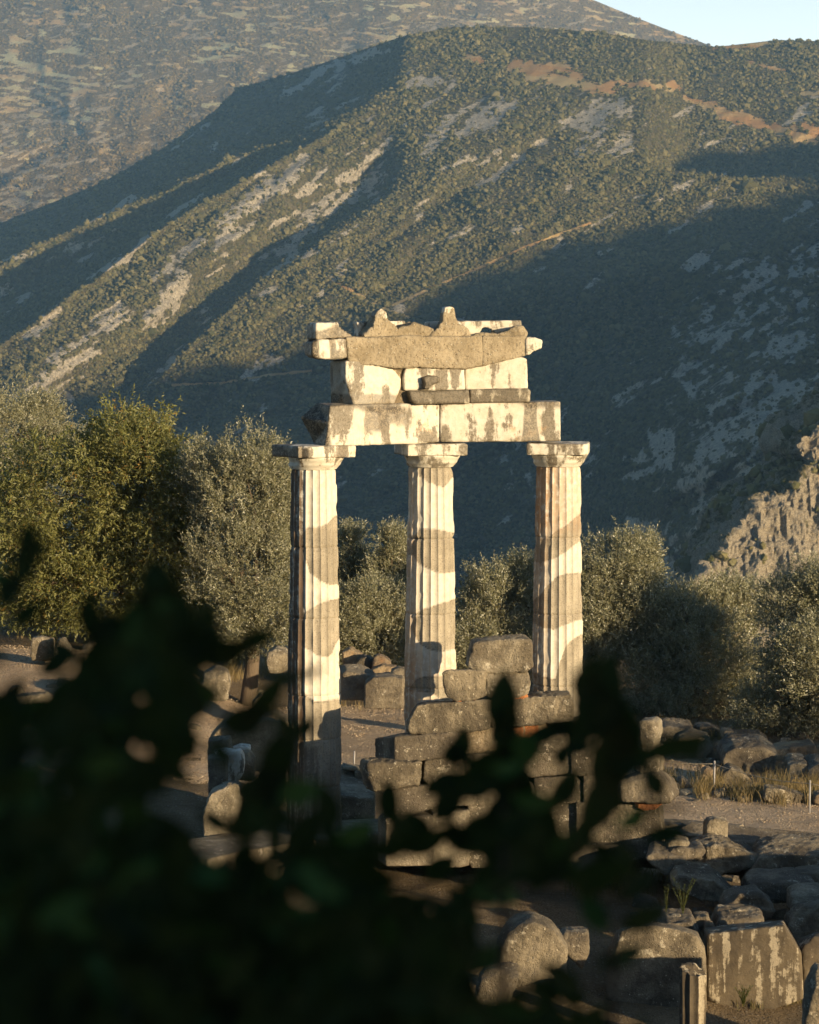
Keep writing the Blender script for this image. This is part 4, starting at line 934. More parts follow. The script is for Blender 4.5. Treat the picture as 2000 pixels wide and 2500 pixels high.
# left side behind the leaves
rs('sunlit boulder with a split top among the left leaves', l5([(1070, 1280), (1095, 1190), (1130, 1130), (1200, 1122), (1255, 1130), (1275, 1180), (1255, 1280), (1290, 1340), (1280, 1420), (1080, 1420)]), 'limestone_pale', name='boulder', cat='boulder', thick=.6, Y=44.2)
rs('tall grey stump left of the leftmost column, front of a pair', l5([(1095, 975), (1190, 978), (1192, 1120), (1100, 1130)]), 'limestone_grey', name='pillar_stump', cat='broken pillar', thick=.4, Y=47.0, wear=.3)
rs('streaked blue-grey stump beside the grey stump on the left', l5([(1120, 945), (1180, 935), (1235, 942), (1262, 934), (1280, 985), (1272, 1060), (1215, 1112), (1192, 1118), (1190, 980)]), 'marble_worn', name='pillar_stump', cat='broken pillar', thick=.4, Y=47.6, wear=.4)
rs('sunlit block with streaks on top of the left stumps', l5([(1095, 885), (1205, 872), (1222, 950), (1100, 962)]), 'limestone_pale', thick=.5, Y=48.4)
rs('broken white chunk by the round wall on the left', l5([(1222, 925), (1260, 912), (1312, 920), (1306, 955), (1225, 958)]), 'marble', thick=.4, Y=48.8, vox=.024)
rs('low wide block by the post on the left', l5([(1225, 958), (1310, 950), (1335, 985), (1330, 1050), (1230, 1060)]), 'tan_boulder', thick=.5, Y=48.2)
rs('broad rounded plaster-coloured wall stub left of the columns', l5([(1100, 880), (1160, 815), (1260, 800), (1420, 770), (1510, 790), (1512, 900), (1420, 1010), (1250, 1000), (1100, 1000)]), 'mortar', thick=1.4, Y=50.5, wear=.5, rough=.02)
rs('upright rounded pale stone beside the leftmost column', l5([(1322, 760), (1330, 680), (1372, 636), (1405, 650), (1422, 720), (1410, 768)]), 'limestone_pale', name='standing_stone', cat='standing stone', thick=.35, Y=52.5, wear=.6)
rs('pale boulder seen in a round gap of the left leaves', l5([(1060, 600), (1075, 530), (1130, 500), (1190, 520), (1205, 590), (1190, 640), (1080, 640)]), 'limestone_pale', name='boulder', cat='boulder', thick=.6, Y=56.0, wear=.7)
rs('grey grooved stump by the path at the far left', l5([(165, 428), (168, 345), (215, 338), (274, 352), (276, 435)]), 'limestone_pale', name='pillar_stump', cat='broken pillar', thick=.4, Y=62.0, wear=.4)
rs('pale leaning stone right of the grooved stump at the far left', l5([(290, 430), (300, 350), (330, 345), (362, 400), (350, 445)]), 'limestone_pale', name='stone', cat='stone', thick=.4, Y=61.5)
rs('long sunlit kerb block at the left edge', l5([(40, 715), (55, 655), (150, 645), (240, 632), (268, 690), (180, 725)]), 'limestone_pale', thick=.5, Y=56.0)
rs('small round stone on the left kerb block', l5([(30, 655), (45, 612), (95, 602), (125, 640), (110, 662)]), 'limestone_grey', name='stone', cat='stone', thick=.4, Y=56.6, wear=.7)
rs('pale boulder under the green tree at the far left', l5([(120, 250), (132, 205), (180, 196), (225, 215), (228, 262)]), 'tan_boulder', name='boulder', cat='boulder', thick=.6, Y=68.0, wear=.7)
# between the left and middle columns
rs('round tan boulder behind the gap of the first two columns', k2([(455, 800), (452, 755), (490, 738), (548, 770), (540, 800), (500, 815)]), 'tan_boulder', name='boulder', cat='boulder', thick=.6, Y=62.5, wear=.7, vox=.03)
rs('sunlit tan boulder near the middle column', k2([(588, 822), (600, 778), (622, 770), (676, 795), (682, 820), (640, 832)]), 'tan_boulder', name='boulder', cat='boulder', thick=.6, Y=61.6, wear=.7, vox=.03)
rs('dark jagged rock between the two tan boulders', k2([(508, 820), (520, 790), (560, 775), (592, 800), (590, 835), (530, 838)]), 'limestone', name='boulder', cat='boulder', thick=.6, Y=61.9, vox=.03, rough=.06)
rs('low tan stone lying under the sunlit boulder', k2([(590, 838), (640, 818), (704, 822), (702, 842), (640, 852)]), 'tan_boulder', name='stone', cat='stone', thick=.5, Y=60.8, wear=.6)
rs('blue-shaded wedge block left of the middle column', k2([(452, 950), (456, 862), (480, 850), (560, 858), (612, 880), (600, 950)]), 'limestone_grey', thick=.8, Y=58.5, shift=(-.1, .1), wear=.35)
rs('dark shaded block in front of the wedge block', k2([(556, 985), (560, 905), (600, 872), (680, 868), (735, 876), (738, 985)]), 'limestone_grey', thick=.8, Y=57.6, wear=.35)
rs('shaded rounded block touching the middle column', k2([(680, 880), (684, 846), (715, 832), (760, 840), (760, 900)]), 'limestone_grey', thick=.6, Y=58.0, wear=.5)
rs('grey boulder peeping out left of the leftmost column', k2([(95, 800), (105, 755), (140, 738), (185, 752), (200, 800), (190, 830), (110, 828)]), 'limestone_pale', name='boulder', cat='boulder', thick=.7, Y=60.0, wear=.7, vox=.03)
rs('rough-cut kerb block by the path, left of two', k2([(442, 1395), (445, 1300), (500, 1304), (510, 1350), (500, 1398)]), 'limestone_pale', thick=.4, Y=47.9, rough=.04)
rs('rough-cut kerb block by the path, right of two', k2([(506, 1398), (512, 1310), (590, 1312), (600, 1350), (590, 1402)]), 'limestone_pale', thick=.4, Y=47.7, rough=.04)
rs('thin rounded coping on the rough kerb blocks', k2([(442, 1300), (445, 1284), (585, 1302), (585, 1314), (500, 1310)]), 'limestone_pale', name='coping_stone', cat='coping', thick=.35, Y=47.75, wear=.5, vox=.025, sink=0)
rs('flat-topped pale paving slab beside the leftmost column', k2([(430, 1425), (600, 1440), (602, 1512), (430, 1512)]), 'limestone_pale', name='slab', cat='stone slab', thick=1.3, shift=(0, .16), Y=46.6, wear=.2, rough=.008)
rs('low stone at the far side of the right column', r3([(56, 1040), (60, 950), (140, 940), (160, 1010), (150, 1045)]), 'limestone_grey', thick=.5, Y=57.0)
rs('small tan stone on the low stone past the right column', r3([(56, 948), (62, 910), (95, 908), (104, 946)]), 'tan_boulder', name='stone', cat='stone', thick=.3, Y=57.2)
# right rubble field
rs('big tilted shaded block in the rubble right of the path', r3([(1050, 1330), (1070, 1270), (1140, 1232), (1330, 1222), (1432, 1275), (1400, 1365), (1280, 1385), (1090, 1370)]), 'limestone_grey', thick=1.0, shift=(0, .15), wear=.4)
rs('dark boulder in front of the big tilted block', r3([(1040, 1480), (1046, 1420), (1110, 1370), (1180, 1395), (1232, 1440), (1200, 1490), (1100, 1500)]), 'limestone', name='boulder', cat='boulder', thick=.7, wear=.6)
rs('thin upright sunlit stone by the left rope post', r3([(905, 1500), (898, 1440), (915, 1385), (940, 1368), (978, 1385), (984, 1508), (940, 1515)]), 'tan_boulder', name='standing_stone', cat='standing stone', thick=.3, wear=.5)
rs('pointed low stone left of the upright sunlit stone', r3([(735, 1505), (750, 1450), (772, 1442), (830, 1500), (800, 1520)]), 'limestone_grey', name='stone', cat='stone', thick=.4)
rs('pale block at the back of the right rubble', r3([(1500, 1430), (1510, 1350), (1560, 1335), (1640, 1345), (1640, 1440)]), 'limestone_pale', thick=.7, shift=(0, .12))
rs('dark block at the right edge of the rubble', r3([(1645, 1440), (1650, 1360), (1720, 1342), (1850, 1350), (1850, 1450)]), 'limestone_grey', thick=.7, shift=(0, .12))
rs('long low wall block under the right olive tree', r3([(1380, 1300), (1384, 1250), (1500, 1225), (1700, 1208), (1710, 1270), (1560, 1295)]), 'tan_boulder', thick=.8)
rs('flat pale slab at the foot of the olive trees', r3([(1080, 1200), (1100, 1178), (1330, 1172), (1380, 1200), (1250, 1215)]), 'limestone_grey', name='slab', cat='stone slab', thick=.9, shift=(0, .1))
rs('tan rounded block beneath the dark olive foliage', r3([(1050, 1160), (1060, 1112), (1110, 1108), (1190, 1150), (1185, 1180)]), 'tan_boulder', thick=.6)
rs('small white stone under the right olive tree', r3([(1225, 1160), (1232, 1128), (1280, 1124), (1284, 1162)]), 'limestone_pale', name='stone', cat='stone', thick=.3)
rs('rounded shaded boulder left of the tan block', r3([(855, 1120), (880, 1080), (960, 1074), (1040, 1110), (1060, 1150), (900, 1150)]), 'limestone_grey', name='boulder', cat='boulder', thick=.8, wear=.7)
rs('egg-shaped stone on the far rubble', r3([(684, 1090), (694, 1058), (725, 1050), (752, 1080), (744, 1098)]), 'limestone_pale', name='stone', cat='stone', thick=.4, wear=.8)
rs('low grey ledge at the back left of the rubble', r3([(580, 1140), (590, 1090), (680, 1078), (840, 1098), (860, 1140), (700, 1170)]), 'limestone_grey', name='ledge', cat='stone slab', thick=.9, shift=(0, .1))
rs('long dark ledge behind the grass by the right rope post', r3([(1340, 1590), (1360, 1510), (1460, 1520), (1640, 1575), (1650, 1630), (1480, 1620)]), 'limestone', name='ledge', cat='stone slab', thick=.6, wear=.6)
rs('brown block at the right edge beside the rope post', r3([(1690, 1610), (1700, 1560), (1800, 1545), (1850, 1600), (1840, 1640)]), 'tan_boulder', thick=.5)
rs('shaded angular block behind the left rope post', r3([(700, 1240), (720, 1180), (850, 1165), (960, 1185), (980, 1250), (850, 1300), (740, 1290)]), 'limestone_grey', thick=.9, shift=(0, .12))
rs('small pale shard near the grass on the right', r3([(1575, 1520), (1600, 1485), (1640, 1478), (1650, 1520)]), 'limestone_pale', name='stone', cat='stone', thick=.3)
RUB = random.Random(5)
def rubble(n, px, py, size, group, label, mats, avoid=()):
    for i in range(n):
        x = RUB.uniform(*px); y = RUB.uniform(*py); p = on_ground(x, y); s = RUB.uniform(*size); m = RUB.randint(5, 8)
        a0 = RUB.uniform(0, 6); bm = bmesh.new()
        pts = [(math.cos(a0+k*2*math.pi/m)*s*RUB.uniform(.7, 1.2), math.sin(a0+k*2*math.pi/m)*s*RUB.uniform(.6, 1.1)) for k in range(m)]
        hgt = s*RUB.uniform(.35, .8); tx, ty = RUB.uniform(-.25, .25), RUB.uniform(-.25, .25)
        lo = [bm.verts.new((u, v, -.3*s)) for u, v in pts]; hi = [bm.verts.new((u*.75, v*.75, hgt+u*tx+v*ty)) for u, v in pts]
        bm.faces.new(lo[::-1]); bm.faces.new(hi)
        for k in range(m): bm.faces.new((lo[k], lo[(k+1) % m], hi[(k+1) % m], hi[k]))
        bmesh.ops.triangulate(bm, faces=bm.faces[:]); bmesh.ops.recalc_face_normals(bm, faces=bm.faces[:])
        me = bpy.data.meshes.new('rubble_stone'); bm.to_mesh(me); bm.free(); me.materials.append(M[RUB.choice(mats)])
        o = link('rubble_stone', me, loc=p); tag(o, label, 'stone', group); add_pend(o, max(.02, s*.15), s*.07, s*2, .3)
rubble(90, (1560, 2040), (1795, 1965), (.06, .22), 'rubble right of the path', 'loose grey stone in the tumbled rubble right of the gravel path', ['limestone_grey', 'limestone', 'limestone_pale', 'tan_boulder'])
rubble(30, (1540, 2030), (2120, 2265), (.08, .28), 'rubble in the shaded hollow', 'loose slab-like stone in the shaded hollow at the lower right', ['limestone_grey', 'limestone', 'limestone_pale'])
rubble(16, (830, 985), (1590, 1640), (.10, .25), 'stones behind the first gap', 'small loose stone at the tree foot behind the first two columns', ['tan_boulder', 'limestone_grey'])
rubble(16, (0, 700), (1560, 1900), (.10, .3), 'stones left of the columns', 'loose stone on the ground left of the columns', ['limestone_pale', 'limestone_grey'])
def shade_block(label, x, y, w, d, z0, z1, mat):  # unseen slab, added to throw shade on the ruins
    bm = bmesh.new(); bmesh.ops.create_cube(bm, size=1)
    for v in bm.verts: v.co = Vector((v.co.x*w, v.co.y*d, (v.co.z+.5)*(z1-z0)))
    bmesh.ops.triangulate(bm, faces=bm.faces[:]); chip(bm, 6, .12)
    me = bpy.data.meshes.new('orthostate'); bm.to_mesh(me); bm.free(); me.materials.append(M[mat])
    o = link('orthostate', me, loc=(x, y, z0)); tag(o, label, 'stone block', 'unseen slabs added for shade'); add_pend(o, .04, .02, 1.0, .3)
shade_block('unseen slab added past the right edge to shade the orthostates', 5.62, 35.1, 1.2, .5, -1.3, -.06, 'limestone')
shade_block('big unseen slab added past the right edge to shade the hollow', 7.6, 37.9, 1.5, .6, -1.3, .75, 'limestone')
shade_block('second big unseen slab added past the right edge to shade the hollow', 8.6, 38.8, 1.2, .6, -1.3, .65, 'limestone')
shade_block('third big unseen slab added past the right edge to shade the hollow', 9.0, 39.9, 1.4, .6, -1.3, .55, 'limestone')
# rope barrier
def post(px, top, bot, label, dz=0.0, parent=None, r=.017):
    p = on_ground(px, bot); h = (bot-top)/F*p[1]
    acc = Acc(); acc.tube([(0, 0, -.1), (0, 0, h*.5), (.004, 0, h)], r, 10); acc.tube([(0, 0, h-.005), (0, 0, h+.012)], r*1.2, 10)
    acc.add(np.array([[math.cos(a)*r*1.2, math.sin(a)*r*1.2, h+.012] for a in np.arange(10)*.628]+[[0, 0, h+.02]]), None, [(k, (k+1) % 10, 10) for k in range(10)])
    if parent is None:
        o = link('metal_post', acc.build('metal_post', M['steel']), loc=p); tag(o, label, 'post', 'thin metal posts')
    else: o = link('post', acc.build('post', M['steel']), parent, Vector(p)-parent.location)
    return p, h
# pebbles of the gravel way
n = 110000; c_, nn_, ww_ = PATH[0]; ti_ = RNG.uniform(.12, .88, n)*(len(c_)-1); i0 = ti_.astype(int); fr_ = (ti_-i0)[:, None]
lat = RNG.uniform(-1, 1, n)*ww_[i0]*.97; pq_ = c_[i0]*(1-fr_)+c_[i0+1]*fr_+nn_[i0]*lat[:, None]
pc = np.stack([pq_[:, 0], pq_[:, 1], gz(pq_[:, 0], pq_[:, 1])+.035*n2(pq_[:, 0], pq_[:, 1], 3.0, 3, 2)], -1); octv = np.array([[1, 0, 0], [-1, 0, 0], [0, 1, 0], [0, -1, 0], [0, 0, 1], [0, 0, -1.]]); octf = np.array([[0, 2, 4], [2, 1, 4], [1, 3, 4], [3, 0, 4], [2, 0, 5], [1, 2, 5], [3, 1, 5], [0, 3, 5]])
pr = RNG.lognormal(-4.75, .40, n); an = RNG.uniform(0, 6.28, n); jj = octv[None]*RNG.uniform(.6, 1.3, (n, 6, 1)); X_ = jj[..., 0]*np.cos(an)[:, None]-jj[..., 1]*np.sin(an)[:, None]; Y_ = jj[..., 0]*np.sin(an)[:, None]+jj[..., 1]*np.cos(an)[:, None]
PVs = (pc+np.array([0, 0, .024]))[:, None]+np.stack([X_, Y_, jj[..., 2]*.75], -1)*pr[:, None, None]
o = link('gravel', mesh_np('gravel', PVs.reshape(-1, 3), (octf[None]+(np.arange(n)*6)[:, None, None]).reshape(-1, 3), M['pebble'], False, {'tint': RNG.uniform(0, 1, n).repeat(6)})); tag(o, 'loose pebbles scattered over the gravel path', 'gravel', kind='stuff')
pA = on_ground(1744, 1940); rb = empty('rope_barrier', pA, 'rope barrier on two thin metal posts along the right side of the path', 'rope barrier')
qa, ha = post(1744, 1858, 1940, None, parent=rb); qb, hb = post(1977, 1906, 1990, None, parent=rb)
qc, hc = post(1440, 1830, 1900, None, parent=rb)
def sag(a, b, s): 
    t = np.linspace(0, 1, 24)[:, None]; c = a+(b-a)*t; c[:, 2] -= s*4*(t*(1-t))[:, 0]; return c
acc = Acc(); up = np.array([0, 0, 1.])
ends = [qc+up*hc*.95, qa+up*ha*.93, qb+up*hb*.93, qb+up*hb*.9+np.array([2.2, -1.6, 0])]
for a, b in zip(ends[:-1], ends[1:]): acc.tube(sag(a, b, .07)-pA, .007, 5)
link('rope', acc.build('rope', M['rope']), rb)
post(853+12, 1835, 1872, 'short metal post seen between the leftmost and middle columns')
post(632, 1806, 1884, 'metal post before the rounded plaster wall stub on the left')
post(102, 1490, 1548, 'metal post by the path at the far left under the green tree')
post(851, 1908, 1932, 'stubby metal post by the pale paving slab')

# ------------------------------------------------------------------ grass and weeds
def blades(name, label, spots, mat, kind='stuff'):
    A = [np.stack([RNG.normal(px, sx, c), RNG.normal(py, sy, c), RNG.uniform(h0, h1, c), np.clip(RNG.normal(tl, .25, c), 0, 1)], -1) for (px, py, sx, sy, c, h0, h1, tl) in spots]
    A = np.vstack(A); n = len(A); p = on_ground(A[:, 0], A[:, 1]); h = A[:, 2:3]; a = RNG.uniform(0, 6.28, n)
    lean = np.stack([np.cos(a), np.sin(a), 0*a], -1)*RNG.uniform(.1, .6, (n, 1))*h; sd = np.stack([RNG.uniform(.6, 1, n), RNG.uniform(-.6, .6, n), 0*a], -1)*RNG.uniform(.003, .008, (n, 1))
    m = p+lean*.35+up*h*.55; t = p+lean+up*h*RNG.uniform(.85, 1, (n, 1)); p = p-up*.03
    Vs = np.stack([p-sd, p+sd, m+sd*.8, m-sd*.8, t+sd*.15, t-sd*.15], 1).reshape(-1, 3)
    k = (np.arange(n)*6)[:, None]; Fs = np.vstack([k+np.array([0, 1, 2, 3]), k+np.array([3, 2, 4, 5])]); Ts = A[:, 3].repeat(6)
    o = link(name, mesh_np(name, np.array(Vs), np.array(Fs), M[mat], False, {'tint': Ts})); tag(o, label, name.replace('_', ' '), kind=kind)
sp = []
for _ in range(46): sp.append((random.uniform(1700, 2030), random.uniform(1915, 1965), 9, 5, 45, .12, .42, .55))
for _ in range(20): sp.append((random.uniform(1600, 1760), random.uniform(1890, 1945), 9, 5, 22, .08, .3, .7))
for _ in range(30): sp.append((random.uniform(820, 1000), random.uniform(1600, 1665), 8, 4, 30, .15, .45, .6))
for _ in range(14): sp.append((random.uniform(810, 990), random.uniform(1690, 1735), 10, 4, 14, .06, .2, .8))
for _ in range(30): sp.append((random.uniform(1400, 1700), random.uniform(2110, 2190), 12, 8, 30, .08, .3, .35))
for _ in range(20): sp.append((random.uniform(0, 240), random.uniform(1500, 1560), 10, 5, 30, .1, .35, .8))
for _ in range(16): sp.append((random.uniform(560, 720), random.uniform(1610, 1660), 10, 5, 25, .15, .5, .6))
for _ in range(20): sp.append((random.uniform(1480, 1990), random.uniform(1775, 1810), 12, 5, 25, .1, .35, .5))
for _ in range(14): sp.append((random.uniform(1800, 1960), random.uniform(2425, 2462), 10, 4, 25, .04, .14, .2))
blades('dry_grass', 'tufts of dry yellow and green grass along the path and among the stones', sp, 'grass')
def weed(label, px, py, stems, h, Y):
    c = P(px, py, Y); Vs, Fs, Ts = [], [], []; n = 0; acc = Acc()
    for k in range(stems):
        a = random.uniform(-1, 1); hh = h*random.uniform(.7, 1.05); pts = [np.array([a*.05*t+a*.28*t*t*hh, random.uniform(-.02, .02)*t, hh*t]) for t in np.linspace(0, 1, 9)]
        acc.tube(pts, np.linspace(.0035, .0015, 9), 4)
        for t in np.linspace(.12, 1, 60):
            i = t*8; q = pts[int(min(7, i))]+(pts[min(8, int(i)+1)]-pts[int(min(7, i))])*(i-int(i)); b = random.uniform(0, 6.28); d = np.array([math.cos(b), math.sin(b)*.8, .7])*random.uniform(.018, .04)
            s = np.cross(d, [0, 0, 1.]); s = s/np.linalg.norm(s)*.005
            acc.add(np.array([q, q+d*.5+s, q+d, q+d*.5-s]), [(0, 1, 2, 3)])
    m = acc.build('weed', M['weed'], False, {'tint': RNG.uniform(0, 1, acc.n)})
    tag(link('weed', m, loc=c), label, 'weed')
weed('tall green weed with several upright stalks in the shaded hollow', 1668, 2236, 7, .55, 39.3)
weed('single thin green weed left of the tall weed', 1627, 2232, 2, .42, 39.4)
weed('low sprawling weed at the foot of the streaked slab', 1815, 2458, 9, .28, 37.4)
# ------------------------------------------------------------------ trees
def leaf_quads(C, D, S, L, W, fold=0.0):
    """one rhombus leaf per row: C centre, D axis, S side"""
    D = D/np.linalg.norm(D, axis=1)[:, None]; S = S-(S*D).sum(1)[:, None]*D; S = S/(np.linalg.norm(S, axis=1)[:, None]+1e-9)
    L = L[:, None]; W = W[:, None]
    V = np.stack([C-D*L*.5, C+S*W*.5-D*L*.06, C+D*L*.5, C-S*W*.5-D*L*.06], 1)
    return V.reshape(-1, 3), np.arange(len(C)*4).reshape(-1, 4)
def foliage(crowns, ntwig, leaves, tl, L, W, rng, up_bias=.5, droop=0.0, shell=.55, lump=.5):
    vol = np.array([(c[3]*c[4]+c[3]*c[5]+c[4]*c[5]) for c in crowns]); cnt = (ntwig*vol/vol.sum()).astype(int)
    A = []
    for (x, y, z, rx, ry, rz), n in zip(crowns, cnt):
        n = int(n*1.9); d = rng.normal(size=(n, 3)); d /= np.linalg.norm(d, axis=1)[:, None]
        r = rng.uniform(shell**2, 1, n)**.5
        c = np.array([x, y, z]); R = np.array([rx, ry, rz])
        surf = 1+lump*fbm(d*1.9+c*3.1, 3)*1.6
        pos = c+d*R*(r*surf)[:, None]
        gap = fbm(pos*(1.7/max(.6, min(rx, rz)*.55))+c, 3)
        k = gap > .04-.30*rng.random(n); pos = pos[k][:cnt[0]*9]; dd = d[k][:len(pos)]
        A.append((pos, dd))
    pos = np.vstack([a[0] for a in A]); d = np.vstack([a[1] for a in A]); n = len(pos)
    tw = d*rng.uniform(.4, 1, (n, 1))+rng.normal(0, .45, (n, 3))+np.array([0, 0, up_bias]); tw /= np.linalg.norm(tw, axis=1)[:, None]
    t = (np.arange(leaves)+.5)/leaves
    ln = tl*rng.uniform(.6, 1.3, n)
    P0 = pos[:, None]+tw[:, None]*(t[None, :, None]*ln[:, None, None])-np.array([0, 0, droop])*(t**2)[None, :, None]
    rnd = rng.normal(size=(n, leaves, 3))
    ax = tw[:, None]*.75+rnd*.6-np.array([0, 0, droop*2.2])
    C = (P0+ax*L*.5).reshape(-1, 3); ax = ax.reshape(-1, 3); S = rng.normal(size=ax.shape)
    m = len(C); V, Q = leaf_quads(C, ax, S, L*rng.uniform(.7, 1.25, m), W*rng.uniform(.8, 1.2, m))
    tint = np.clip(rng.normal(.42, .2, n), 0, 1)[:, None]+rng.normal(0, .17, (n, leaves)); tint = np.clip(tint, 0, 1).reshape(-1).repeat(4)
    return V, Q, tint
def tree(name, label, cat, base, crowns, ntwig, leaves, tl, L, W, mat, seed, group=None, trunk_r=.16, limbs=9, stub=None, **kw):
    rng = np.random.default_rng(seed); base = np.array(base, float)
    root = empty(name, base, label, cat, group)
    cr = [(x-base[0], y-base[1], z-base[2], a, b, c) for x, y, z, a, b, c in crowns]
    acc = Acc(); fork = np.array([.1*rng.normal(), .1*rng.normal(), max(.5, .30*(max(c[2] for c in cr)))])
    acc.tube([np.array([0, 0, -.3]), np.array([.03, 0, 0.0]), fork*.5+rng.normal(0, .05, 3), fork], np.array([1.5, 1.25, 1, .85])*trunk_r, 9)
    for k in range(limbs):
        c = cr[k % len(cr)]; d = rng.normal(size=3); d /= np.linalg.norm(d); d[2] = abs(d[2])*.8
        tip = np.array(c[:3])+d*np.array(c[3:])*.82; mid = fork+(tip-fork)*.5+rng.normal(0, .18, 3)+np.array([0, 0, .15])
        acc.tube([fork*.92, fork+(mid-fork)*.5+rng.normal(0, .07, 3), mid, mid+(tip-mid)*.5+rng.normal(0, .1, 3), tip], np.array([.6, .45, .3, .17, .06])*trunk_r, 6)
        for _ in range(3):
            q = mid+(tip-mid)*rng.uniform(0, .7); e = q+rng.normal(0, .35, 3)*np.array(c[3:])+np.array([0, 0, .2]); acc.tube([q, (q+e)/2+rng.normal(0, .05, 3), e], np.array([.16, .1, .04])*trunk_r, 5)
    link('trunk', acc.build('trunk', M['bark'], True), root)
    V, Q, ti = foliage(cr, ntwig, leaves, tl, L, W, rng, **kw)
    link('crown', mesh_np('crown', V, Q, M[mat], False, {'tint': ti}), root)
    return root
def ell(px, py, rx, ry, Y, depth=None):
    p = P(px, py, Y); s = Y/F
    return (p[0], p[1], p[2], rx*s, depth if depth else (rx+ry)*.5*s, ry*s)
def gbase(px, Y):
    X = (px-1000)/F*Y; return (X, Y, float(gz(X, Y)))
OL = dict(leaves=17, tl=.34, L=.066, W=.019, mat='olive_leaf', up_bias=.65)
tree('almond_tree', 'large bright green bushy tree filling the left side', 'tree', gbase(300, 66.5), [ell(150, 1270, 210, 240, 66.5), ell(330, 1230, 150, 225, 66), ell(420, 1370, 120, 150, 65.4), ell(120, 1450, 120, 80, 65.5), ell(290, 1080, 90, 80, 67), ell(380, 1110, 40, 90, 66.6), ell(240, 1440, 150, 80, 65.2), ell(500, 1440, 70, 90, 65.0), ell(455, 1250, 75, 130, 65.4), ell(60, 1330, 110, 160, 66.2)],
     8600, 14, .42, .10, .029, 'green_leaf', 1, trunk_r=.2, limbs=16, up_bias=.15, droop=.07, shell=.5, lump=.34)
tree('olive_tree', 'pale silvery tree behind the green tree at the left edge', 'tree', gbase(40, 73), [ell(40, 1060, 110, 95, 73), ell(100, 1020, 60, 65, 73.5), ell(-40, 1030, 60, 90, 72), ell(110, 1130, 140, 120, 74)], 2800, seed=2, **OL)
tree('olive_tree', 'tall grey-green olive tree just left of the leftmost column', 'tree', gbase(600, 64), [ell(590, 1220, 130, 130, 64), ell(640, 1170, 85, 90, 63.6), ell(500, 1190, 60, 80, 64.6), ell(610, 1400, 140, 150, 63.2), ell(690, 1300, 60, 160, 64.5), ell(560, 1120, 18, 45, 64), ell(480, 1130, 22, 45, 64.4), ell(640, 1530, 110, 70, 63)], 7839, seed=3, **OL)
tree('olive_tree', 'slim sunlit olive tree in the left part of the first gap between columns', 'tree', gbase(868, 70), [ell(862, 1335, 24, 50, 70), ell(850, 1410, 28, 45, 70), ell(872, 1390, 22, 45, 70.4)], 1260, seed=4, trunk_r=.09, limbs=8, **OL)
tree('olive_tree', 'slim sunlit olive tree in the right part of the first gap between columns', 'tree', gbase(935, 69), [ell(952, 1335, 32, 42, 69), ell(935, 1400, 28, 40, 69), ell(970, 1400, 28, 60, 69.3)], 1260, seed=5, trunk_r=.09, limbs=8, **OL)
tree('bush', 'dark low bush under the two slim olive trees', 'bush', gbase(900, 67), [ell(880, 1500, 80, 75, 67), ell(960, 1510, 70, 85, 67.3), ell(850, 1560, 60, 60, 66.6), ell(920, 1570, 90, 55, 66.4)], 3639, seed=6, trunk_r=.1, **dict(OL, mat='olive_leaf'))
tree('olive_tree', 'rounded olive tree behind the gap of the middle and right columns', 'tree', gbase(1210, 66), [ell(1215, 1490, 95, 100, 66), ell(1270, 1430, 50, 65, 66.4), ell(1150, 1570, 58, 70, 65.6), ell(1240, 1590, 100, 70, 65.2), ell(1130, 1600, 60, 60, 65)], 4760, seed=7, **OL)
tree('olive_tree', 'sunlit olive tree right behind the right column', 'tree', gbase(1490, 65), [ell(1500, 1410, 95, 85, 65), ell(1560, 1380, 50, 75, 65.4), ell(1470, 1500, 110, 90, 64.6), ell(1560, 1480, 65, 70, 64.4), ell(1430, 1580, 80, 100, 64.2)], 5880, seed=8, **OL)
tree('olive_tree', 'dark middle olive tree right of the columns with a lit top', 'tree', gbase(1690, 64.5), [ell(1720, 1520, 105, 85, 65.5), ell(1800, 1480, 80, 55, 66), ell(1640, 1560, 100, 110, 64.5), ell(1740, 1620, 120, 110, 64), ell(1600, 1660, 90, 90, 63.8), ell(1700, 1710, 140, 60, 63.4)], 7839, seed=9, **OL)
tree('olive_tree', 'silvery olive tree at the right edge with sunlit drooping sprays', 'tree', gbase(1990, 60.5), [ell(1960, 1490, 90, 85, 61.5), ell(2040, 1500, 105, 110, 61), ell(1950, 1620, 75, 90, 60), ell(2030, 1640, 120, 120, 59.6), ell(1860, 1740, 62, 48, 60.4), ell(1960, 1740, 80, 50, 59.8)], 7279, seed=10, **OL)
# added unseen: bush shading the rubble, tree shading the near shrub
tree('bush', 'unseen olive bush added off to the right to shade the rubble', 'bush', (20, 45.5, float(gz(20., 45.5))), [(20, 45.5, .8, 3.2, 2.8, 1.9), (22, 43.0, .8, 2.8, 2.4, 1.7), (18.0, 48.5, .5, 2.6, 2.4, 1.6), (22.5, 49.0, .8, 2.8, 2.6, 1.9)], 6000, seed=22, **OL)
tree('added_shade_tree', 'unseen evergreen tree added behind the viewer to shade the near shrub', 'tree', (6.5, -5.0, float(gz(6.5, -5.))), [(6.5, -5, 12.0, 3.6, 3.6, 3.6), (4.2, -3.2, 10.5, 2.4, 2.4, 2.4), (8.5, -7, 10.5, 3, 3, 3), (2.2, -4.5, 12.5, 3, 3, 3), (-2.5, -4.0, 12.5, 3.2, 3, 3.2)], 9000, 12, .5, .22, .11, 'shade_leaf', 23, trunk_r=.3)

